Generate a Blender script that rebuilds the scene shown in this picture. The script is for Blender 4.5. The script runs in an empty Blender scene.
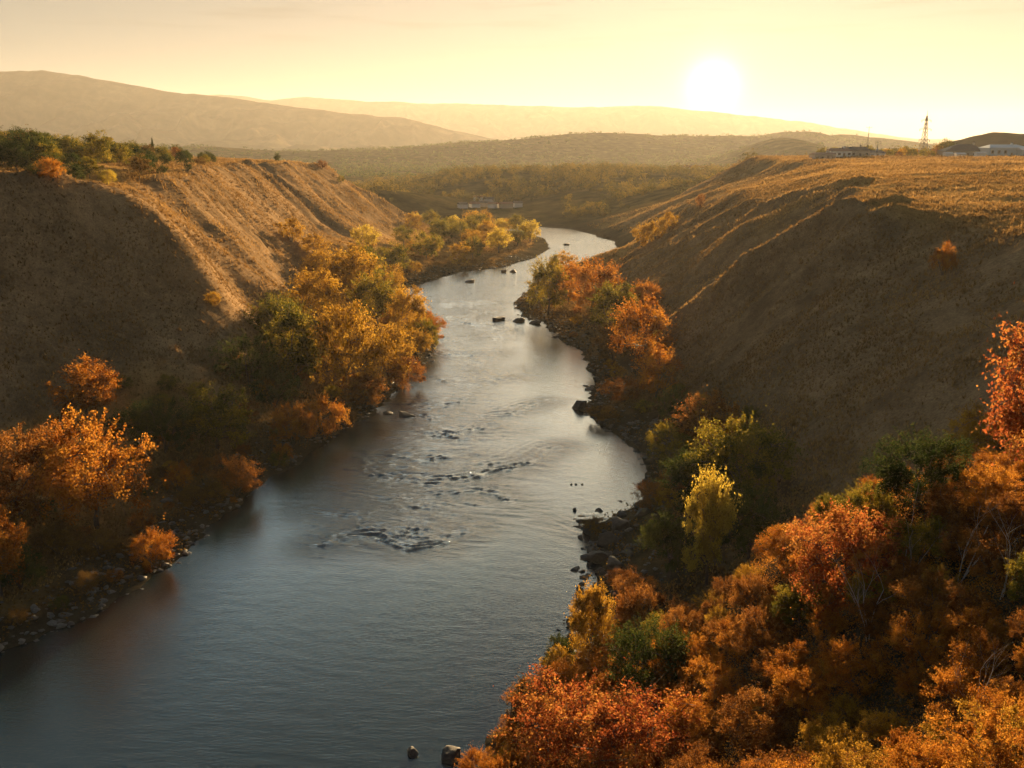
import bpy, math, random
import numpy as np
from mathutils import Vector, Matrix
from mathutils.geometry import delaunay_2d_cdt

scene = bpy.context.scene
COL = scene.collection
R = math.radians
F, HC, PITCH = 900.0, 40.0, math.atan(234/900)
SP, CP = math.sin(PITCH), math.cos(PITCH)
SUN_AZ, SUN_EL = 15.0, 8.5
SKY_EL = 5.0
SKY_K, SKY_S = 4.0, .66

# ------------------------------------------------------------------ utils
def ray(px, py):
    u, v = (px-512)/F, (384-py)/F
    return (u, CP+v*SP, -SP+v*CP)
def wz(px, py, z=0.0):                     # the point of a sight line at height z
    d = ray(px, py); t = (z-HC)/d[2]
    return (d[0]*t, d[1]*t, z)
def wy(px, py, y):                         # the point of a sight line at distance y
    d = ray(px, py); t = y/d[1]
    return (d[0]*t, y, HC+d[2]*t)

def vnoise(x, y, seed=0):
    xi = np.floor(x).astype(np.int64); yi = np.floor(y).astype(np.int64)
    fx, fy = x-xi, y-yi
    fx = fx*fx*fx*(fx*(fx*6-15)+10); fy = fy*fy*fy*(fy*(fy*6-15)+10)
    def h(a, b):
        n = (a*374761393 + b*668265263 + seed*974634777) & 0xffffffff
        n = ((n ^ (n >> 13))*1274126177) & 0xffffffff
        n = (n ^ (n >> 16)) & 0xffffffff
        n = (n*2246822519) & 0xffffffff
        return ((n ^ (n >> 15)) & 0xffffff)/float(0xffffff)
    a = h(xi, yi)*(1-fx)+h(xi+1, yi)*fx
    b = h(xi, yi+1)*(1-fx)+h(xi+1, yi+1)*fx
    return (a*(1-fy)+b*fy)*2-1
def fbm(x, y, octv=4, seed=0, gain=.5):
    s = 0; a = 1.0; n = 0
    for k in range(octv):
        c, q = math.cos(k*1.1+.3), math.sin(k*1.1+.3)
        s = s + a*vnoise((x*c-y*q)*2**k, (x*q+y*c)*2**k, seed+k*7); n += a; a *= gain
    return s/n
def sstep(a, b, x):
    t = np.clip((x-a)/(b-a), 0, 1); return t*t*(3-2*t)

def mesh_np(name, V, faces, nper):
    """V (n,3); faces flat int array; nper vertices per face (int)"""
    V = np.asarray(V, dtype=np.float32); faces = np.asarray(faces, dtype=np.int32).ravel()
    me = bpy.data.meshes.new(name)
    nf = len(faces)//nper
    me.vertices.add(len(V)); me.vertices.foreach_set('co', V.ravel())
    me.loops.add(len(faces)); me.loops.foreach_set('vertex_index', faces)
    me.polygons.add(nf)
    me.polygons.foreach_set('loop_start', np.arange(nf, dtype=np.int32)*nper)
    me.update(calc_edges=True)
    return me
def attr(me, name, vals):
    a = me.attributes.new(name, 'FLOAT', 'POINT'); a.data.foreach_set('value', np.asarray(vals, dtype=np.float32).ravel())
def obj(name, me, mat=None, parent=None, loc=None):
    o = bpy.data.objects.new(name, me); COL.objects.link(o)
    if mat is not None and len(me.materials) == 0: me.materials.append(mat)
    if parent is not None: o.parent = parent
    if loc is not None: o.location = loc
    return o
def empty(name, loc, rz=0.0):
    o = bpy.data.objects.new(name, None); COL.objects.link(o)
    o.location = loc; o.rotation_euler = (0, 0, rz); o.empty_display_size = .5
    return o
def tag(o, label=None, cat=None, group=None, kind=None):
    if label: o['label'] = label
    if cat: o['category'] = cat
    if group: o['group'] = group
    if kind: o['kind'] = kind
    return o
def smooth(me):
    me.polygons.foreach_set('use_smooth', np.ones(len(me.polygons), dtype=bool))

class MB:
    def __init__(s): s.v = []; s.f = []
    def box(s, x0, x1, y0, y1, z0, z1):
        n = len(s.v)
        s.v += [(x0,y0,z0),(x1,y0,z0),(x1,y1,z0),(x0,y1,z0),(x0,y0,z1),(x1,y0,z1),(x1,y1,z1),(x0,y1,z1)]
        s.f += [tuple(n+i for i in q) for q in ((0,3,2,1),(4,5,6,7),(0,1,5,4),(1,2,6,5),(2,3,7,6),(3,0,4,7))]
    def poly(s, vs, fs):
        n = len(s.v); s.v += [tuple(v) for v in vs]; s.f += [tuple(n+i for i in f) for f in fs]
    def tube(s, a, b, r0, r1, k=5):
        a, b = Vector(a), Vector(b); d = (b-a)
        if d.length < 1e-6: return
        d.normalize(); p = d.orthogonal().normalized(); q = d.cross(p)
        n = len(s.v)
        for c, r in ((a, r0), (b, r1)):
            for i in range(k):
                t = 2*math.pi*i/k; s.v.append(tuple(c+p*(r*math.cos(t))+q*(r*math.sin(t))))
        for i in range(k): s.f.append((n+i, n+(i+1) % k, n+k+(i+1) % k, n+k+i))
        s.f.append(tuple(n+k-1-i for i in range(k))); s.f.append(tuple(n+k+i for i in range(k)))
    def build(s, name, mat, parent=None, loc=None):
        return obj(name, s.mesh(name), mat, parent, loc)
    def mesh(s, name):
        me = bpy.data.meshes.new(name); me.from_pydata(s.v, [], s.f); me.update(); return me

# ------------------------------------------------------------------ materials
def newmat(name):
    m = bpy.data.materials.new(name); m.use_nodes = True
    nt = m.node_tree; nt.nodes.clear()
    return m, nt, nt.nodes.new('ShaderNodeOutputMaterial')
def N(nt, t, **kw):
    n = nt.nodes.new(t)
    for k, v in kw.items():
        if k in n.inputs: n.inputs[k].default_value = v
        else: setattr(n, k, v)
    return n
def ramp(nt, stops):
    n = nt.nodes.new('ShaderNodeValToRGB'); e = n.color_ramp.elements
    while len(e) < len(stops): e.new(.5)
    for i, (p, c) in enumerate(stops):
        e[i].position = p; e[i].color = (*c, 1) if len(c) == 3 else c
    return n
def simple(name, colr, rough=.8, var=.15, scale=2.0, metal=0):
    m, nt, out = newmat(name)
    b = N(nt, 'ShaderNodeBsdfPrincipled'); b.inputs['Roughness'].default_value = rough; b.inputs['Metallic'].default_value = metal
    no = N(nt, 'ShaderNodeTexNoise'); no.inputs['Scale'].default_value = scale; no.inputs['Detail'].default_value = 5
    tc = N(nt, 'ShaderNodeTexCoord'); nt.links.new(tc.outputs['Object'], no.inputs['Vector'])
    r = ramp(nt, [(.3, tuple(c*(1-var) for c in colr)), (.7, tuple(min(1, c*(1+var)) for c in colr))])
    nt.links.new(no.outputs['Fac'], r.inputs['Fac']); nt.links.new(r.outputs['Color'], b.inputs['Base Color'])
    nt.links.new(b.outputs[0], out.inputs[0]); return m

def leafmat(name, cols, trans=.5, gain=.85):
    """cols: three tones; the leaf attribute tint picks among them"""
    m, nt, out = newmat(name)
    a = N(nt, 'ShaderNodeAttribute', attribute_name='tint')
    oi = N(nt, 'ShaderNodeObjectInfo')
    ad = N(nt, 'ShaderNodeMath', operation='MULTIPLY_ADD'); nt.links.new(oi.outputs['Random'], ad.inputs[0]); ad.inputs[1].default_value = .3; ad.inputs[2].default_value = -.15
    a2 = N(nt, 'ShaderNodeMath', operation='ADD'); nt.links.new(a.outputs['Fac'], a2.inputs[0]); nt.links.new(ad.outputs[0], a2.inputs[1])
    r = ramp(nt, [(0, cols[0]), (.5, cols[1]), (1, cols[2])]); nt.links.new(a2.outputs[0], r.inputs['Fac'])
    d = N(nt, 'ShaderNodeBsdfDiffuse'); t = N(nt, 'ShaderNodeBsdfTranslucent')
    br = N(nt, 'ShaderNodeHueSaturation'); br.inputs['Saturation'].default_value = .98; br.inputs['Value'].default_value = 1.25*gain
    nt.links.new(r.outputs['Color'], d.inputs['Color']); nt.links.new(r.outputs['Color'], br.inputs['Color']); nt.links.new(br.outputs['Color'], t.inputs['Color'])
    mx = N(nt, 'ShaderNodeMixShader'); mx.inputs[0].default_value = trans
    nt.links.new(d.outputs[0], mx.inputs[1]); nt.links.new(t.outputs[0], mx.inputs[2]); nt.links.new(mx.outputs[0], out.inputs[0])
    return m
LEAF = {
 'gold':   leafmat('gold_leaves',   [(.16,.085,.012), (.36,.19,.018), (.52,.31,.03)]),
 'orange': leafmat('orange_leaves', [(.20,.065,.010), (.38,.135,.014), (.50,.23,.025)]),
 'red':    leafmat('red_leaves',    [(.21,.045,.016), (.35,.095,.022), (.44,.21,.04)]),
 'rust':   leafmat('rust_leaves',   [(.09,.035,.010), (.22,.08,.016), (.36,.16,.03)]),
 'olive':  leafmat('olive_leaves',  [(.055,.06,.012), (.14,.12,.016), (.32,.22,.02)]),
 'green':  leafmat('dark_green_leaves', [(.02,.035,.010), (.045,.06,.014), (.10,.10,.018)], .4),
 'yellow': leafmat('yellow_leaves', [(.30,.20,.03), (.52,.37,.04), (.62,.48,.07)]),
 'woods':  leafmat('woods_leaves', [(.03,.035,.010), (.08,.065,.014), (.20,.13,.02)], .4),
 'mixed':  leafmat('mixed_leaves', [(.07,.065,.014), (.34,.13,.018), (.60,.27,.025)], .5),
 'brown':  leafmat('brown_leaves',  [(.07,.04,.015), (.15,.085,.025), (.24,.14,.03)], .35),
}
BARK = simple('bark', (.085,.062,.045), .9, .35, 6)
PALE = simple('pale_bark', (.42,.37,.31), .8, .2, 6)

# ------------------------------------------------------------------ terrain: spot heights -> triangles -> height grid
pts = []; edges = []
def P(*p): pts.append(p); return len(pts)-1
def chain(lst):
    ids = [P(*p) for p in lst]
    for a, b in zip(ids, ids[1:]): edges.append((a, b))

LB = [(-90,-60,0), (-72,0,0), (-58,35,0), (-49,52,0)] + [wz(*q) for q in
      [(0,655),(60,635),(120,600),(165,570),(200,535),(245,500),(265,480),(300,462),(340,435),(385,405),(410,378),(425,360),(440,340),(432,325),
       (415,312),(402,290),(425,283),(460,272),(500,268),(535,258),(550,248),(546,239)]] + [(4,462,0), (-30,470,0), (-70,466,0), (-130,470,0)]
RB = [(-45,-60,0), (-30,0,0), (-18,30,0), (-6,46,0)] + [wz(*q) for q in
      [(500,735),(520,700),(545,660),(562,640),(590,604),(598,575),(592,545),(604,522),(638,508),(648,488),(646,465),(628,440),(600,425),(583,410),
       (592,395),(594,375),(583,352),(560,340),(545,324),(522,316),(514,303),(530,288),(545,274),(575,266),(600,262),(622,252),(614,241),(592,234)]] + [(30,478,0), (4,496,0), (-30,500,0), (-70,496,0), (-130,500,0)]
RIVER = np.array([p[:2] for p in LB] + [p[:2] for p in RB[::-1]])
chain(LB); chain(RB)
for a, b in [(-60,-30),(-52,10),(-35,40),(-22,62),(-16,85),(-10,115),(-4,150),(-6,190),(-10,235),(-12,275),(8,310),(22,350),(28,390),(26,430),(10,480),(-40,484),(-100,484)]: P(a, b, -2.2)
# near hillside on the right bank
for p in [(0,-60,36),(0,0,34),(-12,0,20),(12,8,30),(5,14,25.5),(-8,20,9),(15.4,23,22),(12,32.4,15),(7.4,41.4,8),(1,49,2),(30,22,29),(30,0,36),(60,0,38),(60,-60,40),(60,25,35),
          (18,65,3.5),(12,72,1.6),(12,90,2),(20,80,3.5),(22,62,6.5),(29,62,9.5),(38,56,18),(48,50,27),(64,44,32),(11,60,3.2)]: P(*p)
chain([(5,59,2.2),(12.7,54,8),(17.4,50,16),(21,46,21),(25.6,42,24),(40,36,30)])
# bluff on the right
for p in [(29,85,8),(43,77,18.5),(48,83.5,23.5),(43,98,18.5),(34.5,86.6,13.3),(38,66,14),(47,67,19.5),(56,66,25),(37,112,15.3),(48,125,23.9),(55,110,25.8),(28,107,5),(27,148,4),(27,190,4),(27,221,4),(30,262,4),
          (34,128,11),(31,180,6),(24,125,3.2),(22,150,2.4),(20,175,2.5),(19,205,2.3),(14,235,2),(26,95,4.8)]: P(*p)
chain([(29,170,4.5),(35,160,14.3),(41,152,22.6),(46,148,26.6),(50,146,29.4),(53,144,31.5)])
chain([(30,149,5.5),(36,142,14),(42,137,21.5),(48,135,27.3),(54,135,31.5)])
chain([(54,139,31.2),(58,136,31.3),(62,129,31.1),(62.5,118,30.7),(61,107,30.3),(65,92,30.8),(71,74,31.5),(80,60,33)])
for p in [(37,168,10.5),(44,176,16.5),(40,147,15.5),(47,141.5,23),(50,200,23),(45,215,14.6),(64,200,29),(62,165,31),(73,195,33),(62,235,26),(72,150,32.2)]: P(*p)
chain([(36,330,2),wy(645,242,300),wy(668,224,298),wy(690,208,300),wy(740,190,290),wy(800,170,320),(117,330,35.6)])
for p in [(100,120,34),(84,92,33.5),(150,80,36),(100,60,36),(90,250,34.5),(105,300,35.5),(120,460,36.6),(200,500,37),(300,450,37),(450,200,38),(450,-60,40),(140,540,30),(300,600,32),
          (75,345,20),(50,380,6),(100,430,26),(80,470,14),(48,330,8),(40,440,4),(60,520,8),(120,620,14),(500,700,30)]: P(*p)
# bluffs on the left
chain([(-100,100,36.5),(-76,136,36),(-70,143,35.5),(-66,148,33.5),(-60,150,29.7),(-54,151,23.9),(-50,152,17),(-46,154,8)])
for p in [(-65,110,6),(-60,116,5),(-49,113,4.5),(-46,154,7),(-75,85,6),(-92,45,6),(-110,0,8),(-125,55,36),(-150,0,38),(-150,-60,38),(-60,80,4),(-45,95,2.6),(-38,118,3),(-36,135,3),
          (-66,128,17),(-58,132,13),(-74,122,20),(-97,175,36.3),(-90,200,36.8),(-150,150,38),(-450,-60,40),(-450,400,40),
          (-68,172,31.5),(-58,180,21),(-50,190,10),(-49,205,6),(-50,225,6),(-44.5,283,6),(-38,210,3),(-34,240,3),(-36,185,3.2),
          (-75,215,31.5),(-64,213,20),(-85,245,35.5),(-78,240,31),(-63,245,17),(-92,290,36),(-86,290,33.5),(-65,290,14),(-94,340,35.8),(-88,350,33.5),(-66,345,14),(-46,345,5),(-48,400,4),(-55,430,4),(-20,340,2.5),(-20,400,2.5),(0,350,2),(0,420,2),
          (-78,190,34.5),(-140,340,38),(-200,420,38.5),(-90,470,20),(-110,440,34),(-160,520,25)]: P(*p)
chain([(-93,385,35),wy(320,165,430),wy(345,180,440),wy(385,200,455),wy(420,218,468)])
for p in [(-75,560,18),(-110,570,14),(-40,545,5),(-30,520,3),(-60,640,6),(10,560,6),(60,560,11),(-10,620,5)]: P(*p)
# wooded rise beyond the bend
chain([wy(372,188,800),wy(430,173,800),wy(480,169,800),wy(560,168.5,800),wy(640,170,800),wy(700,171,820),wy(745,174,840),(300,860,24)])
for p in [(-100,700,7),(0,690,17),(60,680,19),(130,690,20),(200,720,20),(-250,700,10),(-450,800,12),(0,1000,12),(200,1050,12),(-200,1000,9),(-450,1390,10),(490,1390,10),(0,1390,10),(490,900,18),(-450,-62,40),(490,-62,40),(490,400,38),(-450,560,20),(60,620,15),(110,650,18)]: P(*p)

co = [Vector(p[:2]) for p in pts]
res = delaunay_2d_cdt(co, edges, [], 0, 1e-4, True)
vo, _, fo, ov = res[0], res[1], res[2], res[3]
zo = []
for i, o_ in enumerate(ov):
    if o_: zo.append(pts[o_[0]][2])
    else:
        d = sorted((math.hypot(vo[i][0]-p[0], vo[i][1]-p[1])+1e-6, p[2]) for p in pts)[:2]
        zo.append((d[0][1]/d[0][0]+d[1][1]/d[1][0])/(1/d[0][0]+1/d[1][0]))
GX0, GX1, GY0, GY1, GS = -440.0, 480.0, -58.0, 1380.0, 1.5
gx = np.arange(GX0, GX1, GS); gy = np.arange(GY0, GY1, GS)
G = np.full((len(gy), len(gx)), np.nan)
for f in fo:
    for k in range(1, len(f)-1):
        a, b, c = f[0], f[k], f[k+1]
        (x1, y1), (x2, y2), (x3, y3) = vo[a], vo[b], vo[c]
        det = (y2-y3)*(x1-x3)+(x3-x2)*(y1-y3)
        if abs(det) < 1e-9: continue
        i0 = max(0, int((min(x1,x2,x3)-GX0)/GS)); i1 = min(len(gx), int((max(x1,x2,x3)-GX0)/GS)+2)
        j0 = max(0, int((min(y1,y2,y3)-GY0)/GS)); j1 = min(len(gy), int((max(y1,y2,y3)-GY0)/GS)+2)
        if i0 >= i1 or j0 >= j1: continue
        X, Y = np.meshgrid(gx[i0:i1], gy[j0:j1])
        l1 = ((y2-y3)*(X-x3)+(x3-x2)*(Y-y3))/det; l2 = ((y3-y1)*(X-x3)+(x1-x3)*(Y-y3))/det; l3 = 1-l1-l2
        m = (l1 >= -1e-4) & (l2 >= -1e-4) & (l3 >= -1e-4)
        Z = l1*zo[a]+l2*zo[b]+l3*zo[c]
        S = G[j0:j1, i0:i1]; S[m] = Z[m]
G = np.where(np.isnan(G), 12.0, G)
def blur(A, n):
    for _ in range(n):
        B = np.pad(A, 1, mode='edge')
        A = (B[1:-1, :-2]+2*B[1:-1, 1:-1]+B[1:-1, 2:])/4
        B = np.pad(A, 1, mode='edge')
        A = (B[:-2, 1:-1]+2*B[1:-1, 1:-1]+B[2:, 1:-1])/4
    return A
Gn, Gf = blur(G, 3), blur(G, 60)
wfar = sstep(480, 620, gy)[:, None]
G = Gn*(1-wfar)+Gf*wfar
def bil(A, x, y):
    fx = np.clip((x-GX0)/GS, 0, len(gx)-1.001); fy = np.clip((y-GY0)/GS, 0, len(gy)-1.001)
    i = fx.astype(int); j = fy.astype(int); a = fx-i; b = fy-j
    return (A[j,i]*(1-a)+A[j,i+1]*a)*(1-b)+(A[j+1,i]*(1-a)+A[j+1,i+1]*a)*b
# distance to the river (negative in it)
def sdist(x, y):
    x = np.asarray(x, float); y = np.asarray(y, float)
    x = x + 1.1*vnoise(x*.45, y*.45, 71) + .8*vnoise(x*1.3, y*1.3, 75); y = y + 1.3*vnoise(x*.45, y*.45, 72)
    best = np.full(x.shape, 1e9); ins = np.zeros(x.shape, bool)
    n = len(RIVER)
    for k in range(n):
        (x1, y1), (x2, y2) = RIVER[k], RIVER[(k+1) % n]
        dx, dy = x2-x1, y2-y1; L = dx*dx+dy*dy
        t = np.clip(((x-x1)*dx+(y-y1)*dy)/L, 0, 1)
        best = np.minimum(best, (x-x1-t*dx)**2+(y-y1-t*dy)**2)
        if abs(dy) > 1e-9:
            c = ((y1 > y) != (y2 > y)) & (x < dx*(y-y1)/dy+x1); ins ^= c
    d = np.sqrt(best); return np.where(ins, -d, d)
XX, YY = np.meshgrid(gx, gy)
SD = np.full(G.shape, 200.0)
msk = (YY < 560) & (XX > -220) & (XX < 140)
SD[msk] = sdist(XX[msk], YY[msk])
gyd, gxd = np.gradient(G, GS)
SL = blur(np.hypot(gxd, gyd), 3)
def slope(x, y): return bil(SL, x, y)
HILLS = [(441,1500,46,95,230),(161,2200,44,260,300),(-188,2000,38,330,300),(520,2300,40,400,300),(-700,1700,40,300,300),(-40,2900,52,500,300),(900,2600,60,400,400),(330,820,12,60,160)]
RIDGES = [([(29,170),(35,160),(41,152),(46,148),(50,146),(55,144),(62,146)], 1.3, 1.5), ([(30,149),(36,142),(42,137),(48,135),(54,134),(58,134)], 1.2, 1.3),
          ([(34,262),(44,240),(53,225),(64,210),(76,200)], 1.4, 2.2), ([(31,196),(38,186),(46,178),(54,172),(62,170)], .9, 1.6)]
def ridge_lines(x, y):
    z = np.zeros(x.shape); m = (x > 20) & (x < 85) & (y > 125) & (y < 275)
    if not m.any(): return z
    X_, Y_ = x[m]+1.2*vnoise(x[m]*.2, y[m]*.2, 301), y[m]+1.2*vnoise(x[m]*.2, y[m]*.2, 302); acc = np.zeros(X_.shape)
    for pl, A, w in RIDGES:
        best = np.full(X_.shape, 1e9)
        for (x1, y1), (x2, y2) in zip(pl, pl[1:]):
            dx, dy = x2-x1, y2-y1; t = np.clip(((X_-x1)*dx+(Y_-y1)*dy)/(dx*dx+dy*dy), 0, 1)
            best = np.minimum(best, np.hypot(X_-x1-t*dx, Y_-y1-t*dy))
        acc += A*np.exp(-best/w)
    z[m] = acc; return z
def H(x, y):
    x = np.asarray(x, float); y = np.asarray(y, float)
    z = bil(G, x, y); s = slope(x, y); sd = bil(SD, x, y)
    near = 1-sstep(450, 700, y)
    dry = sstep(6, 16, sd)*near
    # gullies run down the slopes
    sm = sstep(.25, .6, s)*dry*(1-.75*(sstep(20, 30, x)*(1-sstep(120, 140, y))))
    wob = x*.35+5*vnoise(x*.05, y*.05, 5)+1.6*vnoise(x*.17, y*.17, 6)
    gl = 1-np.abs(vnoise((y+wob)*.06, x*.010, 11)); g2 = 1-np.abs(vnoise((y+wob*1.2)*.26, x*.03, 12)); g3 = 1-np.abs(vnoise((y+wob*1.1)*.7, x*.09, 13))
    z = z + sm*((gl-.5)*3.2+(g2-.5)*.8*(.5+gl)+(g3-.5)*.22)
    z = z + dry*(fbm(x*.04, y*.04, 4, 21)*.9 + fbm(x*.5, y*.5, 3, 31)*.22)
    z = z + (1-dry)*near*fbm(x*.4, y*.4, 3, 41)*.25*sstep(0, 3, sd)
    z = z + ridge_lines(x, y)
    mid = sstep(500, 700, y)
    z = z + mid*(fbm(x*.012, y*.012, 4, 51)*3.0)
    ins = np.minimum(z, -.08+sd*.25); outs = np.maximum(z, .03+.10*np.clip(sd, 0, 6)+.12*(vnoise(x*.9, y*.9, 61)))
    z = np.where(sd < 0, ins, np.where(sd < 25, outs, z))
    # far country
    ex = np.maximum(np.maximum(-430-x, x-470), 0); ey = np.maximum(y-1250, 0)
    w = sstep(0, 700, np.hypot(ex, ey))
    fz = 9+fbm(x*.0012, y*.0012, 4, 81)*9
    z = z*(1-w)+fz*w
    for (hx, hy, hh, sx, sy) in HILLS:
        z = z + hh*np.exp(-((x-hx)/sx)**2-((y-hy)/sy)**2)*(1+.22*fbm(x*.006, y*.006, 4, 91))*sstep(600, 900, y)
    return z
def H1(x, y): return float(H(np.array([x]), np.array([y]))[0])
TS = np.concatenate([np.arange(12, 260, .4), np.arange(260, 900, 1.2), np.arange(900, 3000, 6)])
def hit(px, py):
    d = ray(px, py); x = d[0]*TS; y = d[1]*TS; z = HC+d[2]*TS
    m = z < np.maximum(H(x, y), 0.0)
    if not m.any(): return None
    k = int(np.argmax(m)); return (float(x[k]), float(y[k]), H1(x[k], y[k]), float(TS[k]))

def axis_x():
    a = [0.0]; s = .72
    while a[-1] < 14000:
        a.append(a[-1]+s)
        if a[-1] > 105: s *= 1.045
    a = np.array(a); return np.concatenate([-a[::-1][:-1], a])
def axis_y():
    a = [-150.0]
    while a[-1] < 15000:
        y = a[-1]
        if y < 20: s = 4.0
        elif y < 640: s = max(.6, y*.0055)
        else: s = y*.0055*max(1, (y/640)**.8)
        a.append(y+s)
    return np.array(a)
ax, ay = axis_x(), axis_y()
X, Y = np.meshgrid(ax, ay); Z = H(X, Y)
nx, ny = len(ax), len(ay)
idx = np.arange(nx*ny).reshape(ny, nx)
fc = np.stack([idx[:-1,:-1], idx[:-1,1:], idx[1:,1:], idx[1:,:-1]], -1).reshape(-1, 4)
gm = mesh_np('ground', np.stack([X, Y, Z], -1).reshape(-1, 3), fc, 4); smooth(gm)
sdv = bil(SD, X, Y); slv = slope(X, Y)
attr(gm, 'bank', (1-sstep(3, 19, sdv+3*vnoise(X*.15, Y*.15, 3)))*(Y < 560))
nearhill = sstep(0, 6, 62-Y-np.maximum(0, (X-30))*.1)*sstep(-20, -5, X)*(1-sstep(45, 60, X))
attr(gm, 'shade_soil', nearhill)  # near hillside ground takes the dark bank colours
attr(gm, 'steep', sstep(.22, .55, slv+.1*vnoise(X*.1, Y*.1, 4))*(Y < 600))
attr(gm, 'wood', sstep(455, 500, Y+15*vnoise(X*.03, Y*.03, 8)))
print('ground verts', nx*ny)

def ground_mat():
    m, nt, out = newmat('hillside_ground'); L = nt.links.new
    b = N(nt, 'ShaderNodeBsdfDiffuse')
    tc = N(nt, 'ShaderNodeTexCoord')
    def noise(sc, det=6, rough=.6):
        n = N(nt, 'ShaderNodeTexNoise'); n.inputs['Scale'].default_value = sc; n.inputs['Detail'].default_value = det; n.inputs['Roughness'].default_value = rough
        L(tc.outputs['Object'], n.inputs['Vector']); return n
    n1, n2, n3 = noise(.06), noise(.9, 8, .7), noise(3.5, 6, .7)
    grass = ramp(nt, [(.3, (.22,.12,.04)), (.5, (.38,.22,.07)), (.7, (.50,.30,.10))])
    mixn = N(nt, 'ShaderNodeMath', operation='MULTIPLY_ADD'); L(n3.outputs['Fac'], mixn.inputs[0]); mixn.inputs[1].default_value = .6
    m2 = N(nt, 'ShaderNodeMath', operation='MULTIPLY'); L(n2.outputs['Fac'], m2.inputs[0]); m2.inputs[1].default_value = .4; L(m2.outputs[0], mixn.inputs[2])
    L(mixn.outputs[0], grass.inputs['Fac'])
    soil = ramp(nt, [(.32, (.13,.082,.045)), (.5, (.25,.16,.082)), (.68, (.37,.25,.125))]); L(mixn.outputs[0], soil.inputs['Fac'])
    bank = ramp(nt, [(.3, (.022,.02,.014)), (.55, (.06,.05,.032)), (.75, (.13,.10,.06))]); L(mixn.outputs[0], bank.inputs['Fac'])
    wood = ramp(nt, [(.3, (.04,.034,.014)), (.6, (.09,.07,.03)), (.8, (.17,.12,.05))]); L(n1.outputs['Fac'], wood.inputs['Fac'])
    def mix(fac, a, bb):
        x = N(nt, 'ShaderNodeMixRGB'); L(fac, x.inputs[0]); L(a, x.inputs[1]); L(bb, x.inputs[2]); return x.outputs[0]
    def at(nm): return N(nt, 'ShaderNodeAttribute', attribute_name=nm).outputs['Fac']
    c = mix(at('steep'), grass.outputs[0], soil.outputs[0])
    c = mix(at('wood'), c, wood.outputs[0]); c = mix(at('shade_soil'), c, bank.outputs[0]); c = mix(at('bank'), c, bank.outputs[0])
    L(c, b.inputs['Color'])
    n4 = noise(.22, 4, .6); pm = N(nt, 'ShaderNodeMath', operation='ADD'); L(n1.outputs['Fac'], pm.inputs[0]); L(n4.outputs['Fac'], pm.inputs[1])
    pr = N(nt, 'ShaderNodeMapRange'); pr.inputs['From Min'].default_value = .75; pr.inputs['From Max'].default_value = 1.25; pr.inputs['To Min'].default_value = .62; pr.inputs['To Max'].default_value = 1.35; L(pm.outputs[0], pr.inputs['Value'])
    pv_ = N(nt, 'ShaderNodeVectorMath', operation='SCALE'); L(c, pv_.inputs[0]); L(pr.outputs[0], pv_.inputs['Scale']); L(pv_.outputs[0], b.inputs['Color'])
    bp = N(nt, 'ShaderNodeBump'); bp.inputs['Strength'].default_value = .9; bp.inputs['Distance'].default_value = .35; L(mixn.outputs[0], bp.inputs['Height'])
    L(bp.outputs[0], b.inputs['Normal']); L(b.outputs[0], out.inputs[0]); return m
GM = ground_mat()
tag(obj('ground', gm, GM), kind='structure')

# ------------------------------------------------------------------ mountains
def mountain(name, ridge, dist, depth, seed, mat, spur=.75):
    """ridge: skyline pixels; a range with spurs standing at its own distance"""
    rp = [wy(px, py, dist) for px, py in ridge]
    xs = np.array([p[0] for p in rp]); zs = np.array([p[2] for p in rp])
    n = 620; m = 150
    x = np.linspace(xs[0]-dist*.25, xs[-1]+dist*.15, n); y = np.linspace(dist-depth, dist+depth*.8, m)
    X, Y = np.meshgrid(x, y)
    hz = np.interp(x, xs, zs, left=zs[0]*.95, right=max(zs[-1]*.7, 6))
    hz = hz + fbm(x/dist*60, x*0, 4, seed)*dist*.0012
    t = np.abs(Y-dist)/np.where(Y < dist, depth, depth*.8)
    q = .5*fbm(X/dist*9, Y/dist*9, 3, seed+3)
    sp = 1-np.abs(vnoise(X/dist*22+q*2, Y/dist*6+q, seed+5)); sp2 = 1-np.abs(vnoise(X/dist*60+q*3, Y/dist*20, seed+6))
    env = np.clip(1-t, 0, 1)
    prof = env**1.25
    mod = 1-(spur*(1-sp)+.22*(1-sp2))*np.clip(t*3.5, 0, 1)
    Zm = hz[None, :]*prof*mod-4*(t > .98)+env*(1-env**6)*dist*.012*(fbm(X/dist*45, Y/dist*30, 4, seed+9)-.6*np.abs(vnoise(X/dist*90+q*4, Y/dist*25, seed+12)))
    idx = np.arange(n*m).reshape(m, n)
    fc = np.stack([idx[:-1,:-1], idx[:-1,1:], idx[1:,1:], idx[1:,:-1]], -1).reshape(-1, 4)
    me = mesh_np(name, np.stack([X, Y, Zm], -1).reshape(-1, 3), fc, 4); smooth(me)
    return tag(obj(name, me, mat), kind='structure')
def mtn_mat():
    m, nt, out = newmat('mountain_scrub'); L = nt.links.new
    b = N(nt, 'ShaderNodeBsdfDiffuse')
    tc = N(nt, 'ShaderNodeTexCoord'); n = N(nt, 'ShaderNodeTexNoise'); n.inputs['Scale'].default_value = .006; n.inputs['Detail'].default_value = 10; n.inputs['Roughness'].default_value = .65
    L(tc.outputs['Object'], n.inputs['Vector'])
    r = ramp(nt, [(.35, (.03,.027,.018)), (.52, (.075,.06,.036)), (.7, (.17,.13,.075))]); L(n.outputs['Fac'], r.inputs['Fac']); L(r.outputs[0], b.inputs['Color'])
    L(b.outputs[0], out.inputs[0]); return m
MM = mtn_mat()
mountain('near_mountains', [(-150,80),(-60,74),(0,70),(40,69),(80,75),(120,82),(170,91),(230,97),(300,107),(340,112),(400,117),(430,124),(470,134),(530,146),(600,152)], 4200, 1700, 7, MM)
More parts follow.
